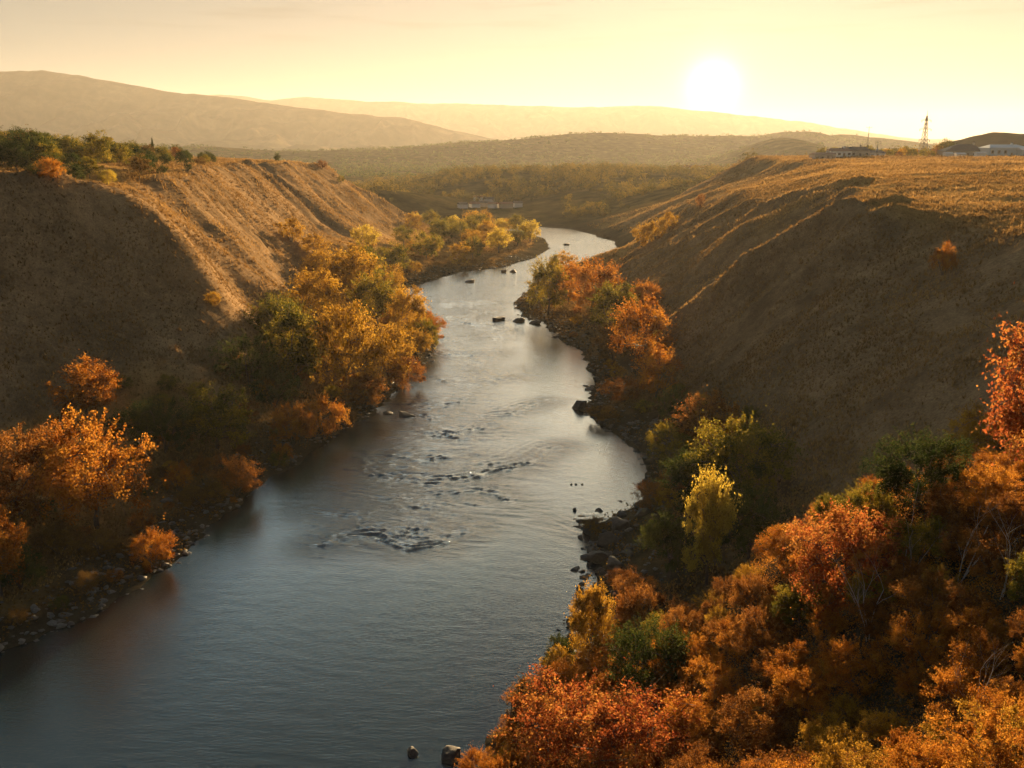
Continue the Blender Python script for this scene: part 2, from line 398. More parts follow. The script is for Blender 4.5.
mountain('far_mountains', [(150,100),(220,93),(270,99),(310,96),(370,101),(450,103),(530,105),(600,107),(650,105),(700,110),(740,114),(800,121),(850,129),(900,137),(1000,143)], 7200, 2300, 17, MM)
def hillmesh(name, cx, cy, rx, ry, h, seed, mat):
    n = 70; u = np.linspace(-1.05, 1.05, n); U, V = np.meshgrid(u, u)
    r = np.hypot(U, V); z = h*np.clip(1-r**2, -.15, 1)*(1+.15*fbm(U*3, V*3, 3, seed))
    X = cx+U*rx; Y = cy+V*ry; idx = np.arange(n*n).reshape(n, n)
    fc = np.stack([idx[:-1,:-1], idx[:-1,1:], idx[1:,1:], idx[1:,:-1]], -1).reshape(-1, 4)
    me = mesh_np(name, np.stack([X, Y, z+H(X, Y)*.0+34], -1).reshape(-1, 3), fc, 4); smooth(me)
    return tag(obj(name, me, mat), kind='structure')
hillmesh('knoll', 395, 720, 85, 60, 19, 5, MM)

# ------------------------------------------------------------------ water
def water():
    xs = np.arange(-60, 42, .32)
    ys = [30.0]
    while ys[-1] < 520: ys.append(ys[-1]+max(.22, ys[-1]*.0022))
    ys = np.array(ys)
    xs = np.concatenate([np.arange(-140, -60, 4.0), xs, np.arange(42, 60, 4.0)])
    ys = np.concatenate([np.arange(-100, 30, 5.0), ys])
    X, Y = np.meshgrid(xs, ys)
    Zw = np.zeros_like(X); rap = np.zeros_like(X)
    lines = [([(318,547),(345,541),(375,536),(410,549),(440,546),(478,526)], .20, 1.5),
             ([(305,511),(345,517),(378,537)], .10, 1.3), ([(395,478),(450,485),(500,470),(530,460),(562,446)], .17, 1.6),
             ([(355,466),(405,484)], .12, 1.4), ([(425,430),(455,437),(487,427)], .20, 1.8), ([(490,416),(510,414),(545,402)], .16, 1.7),
             ([(478,488),(500,498),(516,504)], .10, 1.0), ([(400,412),(420,416),(440,420)], .14, 1.6), ([(365,455),(420,462),(470,455)], .12, 1.5),
             ([(330,490),(380,500),(430,498),(470,490)], .10, 1.4), ([(430,380),(470,385),(520,378)], .12, 1.8), ([(425,350),(460,356),(500,352)], .14, 2.0),
             ([(440,322),(480,326),(510,330)], .14, 2.2), ([(420,300),(460,305),(500,303)], .14, 2.4)]
    rl = random.Random(19)
    for _ in range(30):
        cx, cy = rl.gauss(435, 55), rl.uniform(300, 560); hw_ = rl.uniform(14, 48)*(.5+cy/1000); dy_ = rl.uniform(-5, 3)*cy/450
        if cy > 480 and cx < 370: continue
        lines.append(([(cx-hw_, cy+dy_), (cx-hw_*.3, cy+rl.uniform(1, 6)*cy/450), (cx+hw_*.4, cy+rl.uniform(0, 4)*cy/450), (cx+hw_, cy-dy_-3)], rl.uniform(.05, .10), rl.uniform(1.0, 1.7)))
    for pl, A, lam in lines:
        A *= 1.0; lam *= .72
        q = [wz(*p)[:2] for p in pl]
        dmin = np.full(X.shape, 1e9); sg = np.zeros(X.shape); env = np.zeros(X.shape)
        tot = len(q)-1
        for k in range(tot):
            (x1, y1), (x2, y2) = q[k], q[k+1]; dx, dy = x2-x1, y2-y1; L = dx*dx+dy*dy
            tr = ((X-x1)*dx+(Y-y1)*dy)/L; t = np.clip(tr, 0, 1)
            d = np.hypot(X-x1-t*dx, Y-y1-t*dy); s = np.sign(dx*(Y-y1)-dy*(X-x1))
            m = d < dmin; dmin[m] = d[m]; sg[m] = s[m]; env[m] = ((k+t)/tot)[m]
        dd = dmin*sg+.8*vnoise(X*.35, Y*.35, 2)+.12*vnoise(X*1.2, Y*1.2, 9)
        e = np.sin(np.clip(env, 0, 1)*math.pi)**.5*.85+.15
        Lr = np.where(dd > 0, 3.2, .6)*lam/1.4
        Zw += A*.75*e*np.cos(2*math.pi*dd/lam)*np.exp(-np.abs(dd)/Lr)*(.95+.4*vnoise(X*.25, Y*.5, 12))
        rap += np.exp(-(dmin/3.0)**2)*A*6
    for (cx, cy, rx, ry, a) in [(425,515,60,28,1.0),(440,465,80,22,.8),(440,415,60,20,.7),(470,375,60,25,.5),(350,510,50,15,.35),(470,330,60,30,.7),(465,300,60,22,.8),(560,255,60,12,.9),(500,282,80,14,.8),(590,240,30,8,.9),(500,497,20,9,.6)]:
        c = wz(cx, cy); e1 = wz(cx+rx, cy); e2 = wz(cx, cy-ry); e3 = wz(cx, cy+ry)
        sx = e1[0]-c[0]; sy = (e2[1]-e3[1])/2
        rap += a*np.exp(-((X-c[0])/sx)**2-((Y-c[1])/sy)**2)
    rap = np.clip(rap, 0, 1.6)
    far = 1+np.clip((Y-150)/250, 0, 1)
    bend = X*.25+1.5*vnoise(X*.1, Y*.1, 33)
    ch = (1-np.abs(vnoise(X*.28, (Y+bend)*.95/far, 35)))**2*1.2-.45+.5*fbm(X*.8, (Y+bend)*2.2/far, 3, 36)
    Zw += rap*.095*(1-.5*np.clip((Y-150)/150, 0, 1))*ch*(.3+.7*(1-np.abs(vnoise(X*.12, Y*.2, 38))))
    Zw += .010*fbm(X*.7, (Y+bend)*1.6, 3, 37)
    Zw[(X < -58) | (Y < 31)] *= 0
    idx = np.arange(X.size).reshape(X.shape)
    fc = np.stack([idx[:-1,:-1], idx[:-1,1:], idx[1:,1:], idx[1:,:-1]], -1).reshape(-1, 4)
    me = mesh_np('river', np.stack([X, Y, Zw], -1).reshape(-1, 3), fc, 4); smooth(me); attr(me, 'rapid', rap)
    m, nt, out = newmat('river_water'); L = nt.links.new
    b = N(nt, 'ShaderNodeBsdfPrincipled'); b.inputs['Roughness'].default_value = .03; b.inputs['IOR'].default_value = 1.9
    b.inputs['Base Color'].default_value = (.006, .018, .021, 1)
    tc = N(nt, 'ShaderNodeTexCoord'); mp = N(nt, 'ShaderNodeMapping'); mp.inputs['Scale'].default_value = (.8, 2.0, 1); mp.inputs['Rotation'].default_value = (0, 0, R(14))
    L(tc.outputs['Object'], mp.inputs['Vector'])
    n1 = N(nt, 'ShaderNodeTexNoise'); n1.inputs['Scale'].default_value = 2.6; n1.inputs['Detail'].default_value = 6; n1.inputs['Roughness'].default_value = .6; L(mp.outputs[0], n1.inputs['Vector'])
    ra = N(nt, 'ShaderNodeAttribute', attribute_name='rapid')
    st = N(nt, 'ShaderNodeMath', operation='MULTIPLY_ADD'); L(ra.outputs['Fac'], st.inputs[0]); st.inputs[1].default_value = .45; st.inputs[2].default_value = .24
    bp = N(nt, 'ShaderNodeBump'); bp.inputs['Distance'].default_value = .12; L(st.outputs[0], bp.inputs['Strength']); L(n1.outputs['Fac'], bp.inputs['Height'])
    L(bp.outputs[0], b.inputs['Normal']); L(b.outputs[0], out.inputs[0])
    tag(obj('river', me, m), kind='structure')
water()

# ------------------------------------------------------------------ foliage building
def leaves_mesh(name, C, size, rng, tint, jitter=.35):
    """C (n,3) leaf centres; one folded two-triangle leaf at each"""
    n = len(C)
    a = rng.normal(size=(n, 3)); a /= np.linalg.norm(a, axis=1)[:, None]
    b = rng.normal(size=(n, 3)); b -= (a*b).sum(1)[:, None]*a; b /= np.linalg.norm(b, axis=1)[:, None]
    s = (size*(1+jitter*rng.uniform(-1, 1, n)))[:, None]
    V = np.stack([C-a*s*.5, C+b*s*.33, C+a*s*.5, C-b*s*.33], 1).reshape(-1, 3)
    me = mesh_np(name, V, np.arange(4*n), 4); attr(me, 'tint', np.repeat(tint, 4))
    return me
def tree_meshes(tag_, seed, w, nleaf, leaf, trunk_h=.22, nclump=34, kind='round', twig=True):
    """unit-height tree; w = crown width / height. Returns (crown mesh, trunk mesh)"""
    rng = np.random.default_rng(seed); rnd = random.Random(seed)
    cz, rz, rx = (1+trunk_h*.6)/2, (1-trunk_h*.6)/2, w/2
    K = []
    for k in range(nclump):
        for _ in range(50):
            p = rng.normal(size=3); p /= np.linalg.norm(p)
            if p[2] > -.85: break
        r = rng.uniform(.35, .97)**.75*(1+.12*math.sin(3*math.atan2(p[1], p[0])+seed))
        if kind == 'tall': prof = max(.25, 1-max(0, p[2]*.85)**1.3)
        elif kind == 'bush': prof = 1.0; 
        else: prof = 1.0
        c = np.array([p[0]*rx*r*prof, p[1]*rx*r*prof, cz+p[2]*rz*r])
        if kind == 'tall':
            zz = .12+.84*(k+.5)/nclump; an = rng.uniform(0, 6.283)
            rr = 1.2*rx*max(.05, 1-max(0, (zz-.28)/.74)**1.25)*min(1, .45+zz*2)*rng.uniform(.35, .95)
            c = np.array([rr*math.cos(an), rr*math.sin(an), zz])
        K.append(c)
    K = np.array(K)
    base_s = .075*(1+.5*w) if nclump > 20 else .12
    sig = base_s*rng.uniform(.55, 1.25, nclump)*(.62 if kind == 'tall' else 1)
    wts = sig**2; wts /= wts.sum()
    ci = rng.choice(nclump, nleaf, p=wts)
    # leaves sit in small sprays round the clump centre
    nsp = nclump*9; sp_c = rng.integers(0, nclump, nsp)
    sdir = rng.normal(size=(nsp, 3)); sdir /= np.linalg.norm(sdir, axis=1)[:, None]
    spp = K[sp_c]+sdir*(sig[sp_c]*rng.uniform(.5, 1.5, nsp))[:, None]*np.array([1, 1, .8])
    pick = rng.integers(0, nsp, nleaf)
    C = spp[pick]+rng.normal(size=(nleaf, 3))*(sig[sp_c[pick]]*.25)[:, None]
    stray = rng.random(nleaf) < .05
    C[stray] = K[ci[stray]]+rng.normal(size=(stray.sum(), 3))*sig[ci[stray]][:, None]*1.1
    if kind != 'tall':      # slim leafy shoots break the outline
        nsh = 60; sdv_ = rng.normal(size=(nsh, 3)); sdv_[:, 2] = np.abs(sdv_[:, 2])*1.2; sdv_ /= np.linalg.norm(sdv_, axis=1)[:, None]
        ms = rng.random(nleaf) < .13; k_ = rng.integers(0, nsh, ms.sum()); ln_ = rng.uniform(.98, 1.22, nsh)[k_]*rng.uniform(.55, 1, ms.sum())
        C[ms] = np.array([0, 0, cz])+sdv_[k_]*ln_[:, None]*np.array([rx, rx, rz])+rng.normal(size=(ms.sum(), 3))*.013
    C[:, 2] = np.maximum(C[:, 2], .03)
    tint = np.clip(.5+.30*rng.normal(size=nclump)[sp_c[pick]]+.18*rng.normal(size=nleaf), 0, 1)
    cm = leaves_mesh(tag_+'_crown', C, leaf, rng, tint)
    mb = MB()
    top = Vector((rnd.uniform(-.04, .04), rnd.uniform(-.04, .04), trunk_h+.15)); r0 = .022+.01*w
    stems = 1 if kind != 'bush' else 4
    knots = []
    for s in range(stems):
        off = Vector((rnd.uniform(-.03, .03), rnd.uniform(-.03, .03), 0)) if stems > 1 else Vector((0, 0, 0))
        p0 = off+Vector((0, 0, -.06)); rr = r0/(1 if stems == 1 else 1.8)
        tgt = top if stems == 1 else Vector((rnd.uniform(-.5, .5)*w*.5, rnd.uniform(-.5, .5)*w*.5, .45))
        for j in range(3):
            p1 = off.lerp(tgt, (j+1)/3)+Vector((rnd.uniform(-.01, .01), rnd.uniform(-.01, .01), 0))
            mb.tube(p0, p1, rr, rr*.82, 6); p0 = p1; rr *= .82; knots.append((p1, rr))
        if kind == 'tall':
            for j in range(3):
                p1 = p0+Vector((rnd.uniform(-.02, .02), rnd.uniform(-.02, .02), .17)); mb.tube(p0, p1, rr, rr*.65, 6); p0 = p1; rr *= .65; knots.append((p1, rr))
    for k in range(0, nclump, 1 if twig else 2):
        c = Vector(K[k]); lo = [q for q in knots if q[0].z < c.z+.02] or knots[:1]
        q, rr = min(lo, key=lambda q: (q[0]-c).length)
        mid = q.lerp(c, .5)+Vector((rnd.uniform(-.03, .03), rnd.uniform(-.03, .03), .02))
        mb.tube(q, mid, min(rr*.6, .011), .0065, 4); mb.tube(mid, c, .0065, .003, 4)
        knots.append((mid, .006))
        if twig:
            for j in range(4):
                e = c+Vector(rng.normal(size=3))*float(sig[k])*1.1; mb.tube(c, e, .0028, .0012, 3)
    return cm, mb.mesh(tag_+'_trunk')
LIB = {}
def lib(kind, lod):
    key = (kind, lod)
    if key in LIB: return LIB[key]
    spec = {'round': (.95, .10, 44), 'wide': (1.25, .06, 52), 'tall': (.5, .08, 60), 'bush': (1.35, .02, 40), 'slim': (.7, .12, 40)}[kind]
    ln = {'near': (19000, .0225), 'mid': (12000, .026), 'far': (4200, .042)}[lod]
    nv = {'near': 4, 'mid': 4, 'far': 3}[lod]
    if kind == 'tall': ln = (int(ln[0]*.9), ln[1]*.85)
    if kind in ('bush', 'wide'): ln = (int(ln[0]*1.25), ln[1]*1.05)
    k2 = 'tall' if kind == 'tall' else ('bush' if kind == 'bush' else 'round')
    sd0 = sum(ord(c) for c in kind+lod)
    LIB[key] = [tree_meshes(kind+'_'+lod, sd0*10+i, spec[0], ln[0], ln[1], spec[1], spec[2], k2, lod != 'far') for i in range(nv)]
    for c, t in LIB[key]:
        c.materials.append(LEAF['gold']); t.materials.append(BARK)
    return LIB[key]
WID = {'round': .95, 'wide': 1.25, 'tall': .5, 'bush': 1.35, 'slim': .7}
rg = random.Random(11)
def plant(name, cat, label, group, loc, h, kind, colr, lod, wpx=None, bark=None):
    cm, tm = rg.choice(lib(kind, lod))
    t = empty(name, (loc[0], loc[1], loc[2]-.05), rg.uniform(0, 6.283))
    sx = h*(wpx if wpx else 1.0)
    t.scale = (sx, sx, h)
    tag(t, label, cat, group)
    tr = obj('trunk' if cat == 'tree' else 'stems', tm, None, t); cr = obj('crown' if cat == 'tree' else 'foliage', cm, None, t)
    cr.material_slots[0].link = 'OBJECT'; cr.material_slots[0].material = LEAF[colr]
    if bark: tr.material_slots[0].link = 'OBJECT'; tr.material_slots[0].material = bark
    return t
def at_px(px, py): return hit(px, py)
def put(px, py, wpx, hpx, kind, colr, label, cat='shrub', group=None, name=None):
    """stand a plant where the ground shows at pixel (px, py); sizes in pixels set its real size at that distance"""
    q = hit(px, py)
    if q is None: print('MISS', px, py, label); return
    sc = q[3]/F
    h = hpx*sc*1.04; w = wpx*sc
    lod = 'near' if q[3] < 125 else ('mid' if q[3] < 230 else 'far')
    nm = name or ('tree' if cat == 'tree' else 'shrub')
    USED.append((q[0], q[1], w/2))
    return plant(nm, cat, label, group, q, h, kind, colr, lod, max(.5, w/(h*WID[kind])))
USED = []
T = 'tree'; S = 'shrub'
# left bank, near to far
put(97,528,98,114,'round','orange','largest rounded orange tree low on the left bank',T,name='broadleaf_tree')
put(90,425,62,62,'round','orange','orange tree behind the largest rounded orange tree, against the shaded left bluff',T,name='broadleaf_tree')
put(22,520,95,88,'wide','rust','dull orange and olive tree at the left picture edge beside the largest rounded orange tree',T,name='broadleaf_tree')
put(2,600,52,92,'slim','orange','narrow bright orange tree cut by the left picture edge, nearest on the left bank',T,name='broadleaf_tree')
put(155,568,44,38,'bush','orange','bright orange bush right at the water on the left bank, beside the grey boulders',S)
put(166,452,62,50,'bush','green','dark green bush at the foot of the shaded left bluff',S)
put(218,450,66,62,'round','olive','olive tree with yellowing top right of the dark green bush',T,name='broadleaf_tree')
put(245,425,26,24,'bush','rust','small orange bush behind the olive tree with yellowing top',S)
put(265,402,24,26,'bush','gold','small golden bush above the pair of orange bushes on the left bank',S)
put(293,448,42,44,'bush','orange','left one of a pair of orange bushes near the water on the left bank',S)
put(325,440,42,46,'bush','orange','right one of a pair of orange bushes near the water on the left bank',S)
put(283,462,20,18,'bush','orange','tiny orange bush below the pair of orange bushes on the left bank',S)
put(180,492,28,28,'bush','orange','small orange bush between the largest orange tree and the river',S)
put(236,496,52,40,'bush','rust','wide rust-brown bush at the water edge where the left bank turns',S)
put(205,508,44,30,'bush','brown','low brown bush beside the wide rust-brown bush at the water edge',S)
put(203,478,22,22,'bush','rust','small rust bush in front of the olive tree with yellowing top',S)
put(60,555,50,34,'bush','brown','low brown bush in front of the largest rounded orange tree',S)
put(100,555,40,24,'bush','brown','low dry bush among the stones below the largest rounded orange tree',S)
put(20,590,50,44,'bush','green','dark green bush below the dull orange tree at the left picture edge',S)
put(213,306,16,14,'bush','gold','tiny golden bush alone on the shaded left bluff near its sunlit edge',S)
put(298,388,56,80,'slim','olive','olive-gold tree leaning over the pair of orange bushes',T,name='broadleaf_tree')
put(346,392,76,84,'wide','gold','largest golden tree in the middle of the left bank grove',T,name='broadleaf_tree')
put(390,385,48,58,'round','gold','golden tree on the river side of the largest golden tree',T,name='broadleaf_tree')
put(318,332,56,58,'round','gold','tall golden tree at the back of the left bank grove below the sunlit slope',T,name='broadleaf_tree')
put(280,350,60,54,'wide','olive','broad olive tree at the uphill end of the left bank grove',T,name='broadleaf_tree')
put(250,385,60,48,'bush','green','wide dark green bush under the sunlit wedge of the left slope',S)
put(275,408,54,44,'bush','green','dark green bush behind the small golden bush',S)
put(140,440,50,36,'bush','green','dark green bush at the foot of the left bluff beside the largest orange tree',S)
put(355,310,60,60,'round','gold','golden tree behind the largest golden tree',T,name='broadleaf_tree')
put(378,328,52,56,'round','olive','yellow-green tree behind the golden trees of the left grove',T,name='broadleaf_tree')
put(408,342,44,52,'round','gold','golden tree beside the rocky point of the left bank',T,name='broadleaf_tree')
put(425,350,30,30,'bush','olive','olive bush on the rocky point of the left bank',S)
put(405,388,40,32,'bush','rust','rust bush at the water in front of the golden grove',S)
put(365,408,48,36,'bush','rust','rust bush under the largest golden tree, nearest the water',S)
put(345,425,34,22,'bush','brown','low brown bush at the water below the golden grove',S)
put(330,290,52,40,'round','gold','golden tree at the foot of the long sunlit slope',T,name='broadleaf_tree')
put(362,288,44,40,'round','olive','olive tree at the foot of the long sunlit slope',T,name='broadleaf_tree')
put(292,243,28,22,'bush','gold','golden bush high on the sunlit slope above the grove',S)
put(316,258,30,22,'bush','gold','golden bush lower on the sunlit slope above the grove',S)
put(362,258,14,12,'bush','gold','tiny golden bush on the far part of the sunlit slope',S)
# right bank, far to near
put(548,314,44,54,'round','olive','yellow-green tree on the rocky point of the right bank',T,name='broadleaf_tree')
put(592,312,62,50,'wide','orange','broad dull orange tree beside the yellow-green tree on the right bank point',T,name='broadleaf_tree')
put(568,302,30,36,'round','rust','rust tree wedged between two larger trees on the right bank point',T,name='broadleaf_tree')
put(612,336,54,50,'round','olive','dark olive tree below the broad dull orange tree',T,name='broadleaf_tree')
put(646,310,34,28,'round','orange','small rounded orange tree above the bright orange tree on the right bank',T,name='broadleaf_tree')
put(640,362,64,60,'round','orange','bright orange rounded tree at the foot of the right slope',T,name='broadleaf_tree')
put(656,398,46,52,'round','orange','orange tree just below the bright orange rounded tree',T,name='broadleaf_tree')
put(612,362,44,36,'bush','brown','brown-green bush left of the bright orange rounded tree',S)
put(622,402,48,22,'bush','rust','low rust-red bush on the stones beside the lone round boulder',S)
put(602,420,36,14,'bush','brown','low brown bush at the water beside the lone round boulder',S)
put(676,425,40,36,'bush','green','dark green bush beneath the orange trees on the right bank',S)
put(704,460,62,66,'round','rust','brown-orange tree behind the green trees on the right bank',T,name='broadleaf_tree')
put(672,470,50,46,'bush','olive','olive bush at the water behind the green trees',S)
put(738,508,98,88,'wide','olive','broad dark olive tree in the gully at the foot of the right bluff',T,name='broadleaf_tree')
put(690,520,70,66,'round','green','dark green tree behind the slender yellow tree',T,name='broadleaf_tree')
put(706,588,44,118,'slim','yellow','slender upright yellow tree standing out against dark green',T,name='broadleaf_tree')
put(668,580,56,66,'round','green','dark green tree left of the slender yellow tree',T,name='broadleaf_tree')
put(748,560,74,70,'wide','green','dark green tree right of the slender yellow tree',T,name='broadleaf_tree')
put(590,668,40,88,'slim','gold','upright golden tree at the water edge below the boulder bank',T,name='broadleaf_tree')
put(560,668,30,34,'bush','green','small dark bush over the water beside the upright golden tree',S)
put(636,606,46,34,'bush','rust','rust-red bush among the boulders of the right bank',S)
put(620,588,26,18,'bush','rust','small rust tuft growing between boulders of the right bank',S)
put(594,532,26,16,'bush','brown','dry tufted bush capping the outermost boulders of the right bank',S)
put(640,650,60,66,'bush','rust','dark rust bush between the boulder bank and the thicket',S)
put(540,735,70,60,'bush','brown','twiggy brown bush overhanging the water at the bottom of the right bank',S)
for px, py, w, h, l in [(642,250,24,22,'nearest'),(656,240,22,20,'middle'),(669,230,20,16,'farthest')]:
    put(px, py, w, h, 'bush', 'gold', l+' of three golden bushes where the right slope meets the far bend', S)
put(700,208,10,13,'bush','rust','tiny dark bush alone on the skyline edge of the right slope',S)
put(943,275,24,30,'bush','orange','lone orange bush on the shaded face of the right bluff',S)

# far bank flat beyond the left slope
fb = random.Random(5); k = 0
for i in range(400):
    if k >= 46: break
    x = fb.uniform(-50, 17); y = fb.uniform(268, 455)
    sd = float(bil(SD, np.array([x]), np.array([y]))[0])
    if sd < 7 or sd > 48 or H1(x, y) > 9: continue
    if any(math.hypot(x-a, y-b) < 5.5 for a, b, c in USED): continue
    h = fb.uniform(5.5, 9.8) if fb.random() < .75 else fb.uniform(3.5, 5.5)
    c = fb.choice(['gold', 'gold', 'olive', 'olive', 'yellow', 'gold'])
    lab = {'gold': 'golden tree of the grove on the flat inside the far bend', 'olive': 'olive-green tree of the grove on the flat inside the far bend',
           'yellow': 'pale yellow tree of the grove on the flat inside the far bend', 'orange': 'dull orange tree of the grove on the flat inside the far bend'}[c]
    USED.append((x, y, h*.45)); k += 1
    plant('broadleaf_tree', T, lab, lab.replace('tree of', 'trees of'), (x, y, H1(x, y)), h, fb.choice(['round', 'wide', 'round']), c, 'far')
# fill of the left and right bank groves
def fill(n, region, hrange, cols, kinds, group_suffix, cat, nm, seed, gap, lodf=None, sdr=(2, 60), zmax=12):
    r = random.Random(seed); k = 0
    for i in range(n*30):
        if k >= n: break
        px = r.uniform(region[0], region[1]); py = r.uniform(region[2], region[3])
        q = hit(px, py)
        if q is None or q[2] > zmax: continue
        sd = float(bil(SD, np.array([q[0]]), np.array([q[1]]))[0])
        if sd < sdr[0] or sd > sdr[1]: continue
        if any(math.hypot(q[0]-a, q[1]-b) < gap for a, b, c in USED): continue
        h = r.uniform(*hrange); c = r.choice(cols)
        word = {'gold': 'golden', 'olive': 'olive-green', 'rust': 'rust-coloured', 'orange': 'orange', 'brown': 'brown', 'green': 'dark green', 'red': 'red', 'yellow': 'yellow'}[c]
        lod = lodf or ('near' if q[3] < 75 else ('mid' if q[3] < 215 else 'far'))
        USED.append((q[0], q[1], h*.4)); k += 1
        plant(nm, cat, '%s %s %s' % (word, cat, group_suffix), '%s %ss %s' % (word, cat, group_suffix), q, h, r.choice(kinds), c, lod)
    print('fill', group_suffix, k)
fill(26, (255,430,270,420), (3.0, 6.5), ['gold','gold','olive','orange'], ['round','wide','bush'], 'filling the golden grove on the left bank', 'tree', 'broadleaf_tree', 3, 3.2, sdr=(1.5, 26))
fill(34, (120,420,330,540), (1.2, 2.4), ['gold','rust','olive','orange'], ['bush'], 'in the low scrub along the left bank', 'shrub', 'shrub', 4, 1.8, sdr=(1.0, 30), zmax=9)
fill(26, (0,200,440,650), (.9, 2.0), ['brown','green','brown','rust'], ['bush'], 'on the stony near part of the left bank', 'shrub', 'shrub', 6, 2.0, sdr=(1.0, 26), zmax=9)
fill(26, (560,760,290,520), (1.2, 3.0), ['gold','olive','rust','orange'], ['bush'], 'along the foot of the right slope', 'shrub', 'shrub', 7, 2.2, sdr=(2.0, 16), zmax=9)

# thicket on the near hillside
def near_label(c):
    return {'rust': 'rust-coloured shrub of the dense thicket on the near hillside', 'orange': 'orange shrub of the dense thicket on the near hillside', 'olive': 'olive-green shrub of the dense thicket on the near hillside',
            'gold': 'golden shrub of the dense thicket on the near hillside', 'brown': 'dry brown shrub of the dense thicket on the near hillside', 'green': 'dark green shrub of the dense thicket on the near hillside'}[c]
put(1052,500,140,185,'round','red','red-leaved tree cut by the right picture edge, its crown against the bluff',T,name='maple_tree')
put(842,606,112,98,'wide','red','bright red tree in the middle of the orange thicket',T,name='maple_tree')
put(576,775,150,92,'wide','red','red-leaved tree at the bottom picture edge beside the water',T,name='maple_tree')
put(640,790,120,100,'round','red','pinkish red tree at the bottom edge, right of another red tree',T,name='maple_tree')
put(915,510,90,74,'wide','green','dark green bush on the crest of the near hillside',S)
put(650,700,80,84,'round','green','dark green shrub hollowed in shade behind the red trees at the bottom',S)
put(985,470,80,60,'bush','gold','golden bush on the crest under the red tree at the right edge',S)
th = random.Random(21); k = 0
for i in range(6000):
    if k >= 195: break
    y = th.uniform(20, 64); x = th.uniform(-3, 42)
    if not (abs(x)/max(y, 1) < .66): continue
    sd = float(bil(SD, np.array([x]), np.array([y]))[0])
    if sd < 1.6: continue
    cr = np.interp(x, [0, 5, 12.7, 17.4, 21, 25.6, 40], [62, 61, 57, 53, 49.5, 46, 39])
    if y > cr+2: continue
    z = H1(x, y)
    vmin = HC - .78*y     # below the sight lines at the bottom of the picture
    if z+3.2 < HC-.80*math.hypot(y, 0)-1: continue
    if any(math.hypot(x-a, y-b) < 1.45+.22*c for a, b, c in USED if b < 70): continue
    h = th.uniform(1.3, 2.7)
    n_ = vnoise(np.array([x*.14]), np.array([y*.14]), 77)[0]
    c = th.choice(['rust','rust','orange','orange','orange','gold'] if n_ > -.3 else ['olive','rust','rust','orange','orange','gold'])
    USED.append((x, y, h*.45)); k += 1
    plant('shrub', S, near_label(c), near_label(c).replace('shrub of', 'shrubs of'), (x, y, z), h, th.choice(['bush','wide','round','bush']), c, 'near')
print('thicket', k)

# undergrowth of the near hillside and banks: leaf litter, low stems
def undergrowth():
    rng = np.random.default_rng(9)
    n = 520000
    y = rng.uniform(18, 66, n); x = rng.uniform(-6, 48, n)
    cr = np.interp(x, [0, 5, 12.7, 17.4, 21, 25.6, 40, 60], [64, 63, 60, 56, 53, 50, 44, 36])
    sd = bil(SD, x, y); m = (y < cr) & (sd > .8) & (vnoise(x*.5, y*.5, 44) > -.55)
    x, y = x[m], y[m]
    z = H(x, y)+rng.random(len(x))**1.4*(1.0+.8*vnoise(x*.3, y*.3, 45))
    t = np.clip(.5+.45*vnoise(x*.22, y*.22, 46)+.14*rng.normal(size=len(x)), 0, 1)
    me = leaves_mesh('undergrowth', np.stack([x, y, z], -1), .085, rng, t)
    tag(obj('undergrowth', me, LEAF['mixed']), 'low rust and olive undergrowth carpeting the near hillside', 'undergrowth', kind='stuff')
    n = 330000
    y = rng.uniform(45, 330, n)**1.0; x = rng.uniform(-75, 45, n)
    sd = bil(SD, x, y); m = (sd > .5) & (sd < 24) & (H(x, y) < 8) & ((vnoise(x*.3, y*.3, 47)+.8*vnoise(x*.9, y*.9, 48)) > -.25) & ~((y < 62) & (x > -20))
    x, y = x[m], y[m]
    z = H(x, y)+rng.random(len(x))**1.6*(.7+.5*vnoise(x*.3, y*.3, 49))
    t = np.clip(.4+.35*vnoise(x*.2, y*.2, 46)+.2*rng.normal(size=len(x)), 0, 1)
    me = leaves_mesh('bank_scrub', np.stack([x, y, z], -1), .26, rng, t)
    tag(obj('bank_scrub', me, LEAF['brown']), 'low brown scrub and weeds covering both river banks', 'scrub', kind='stuff')
undergrowth()

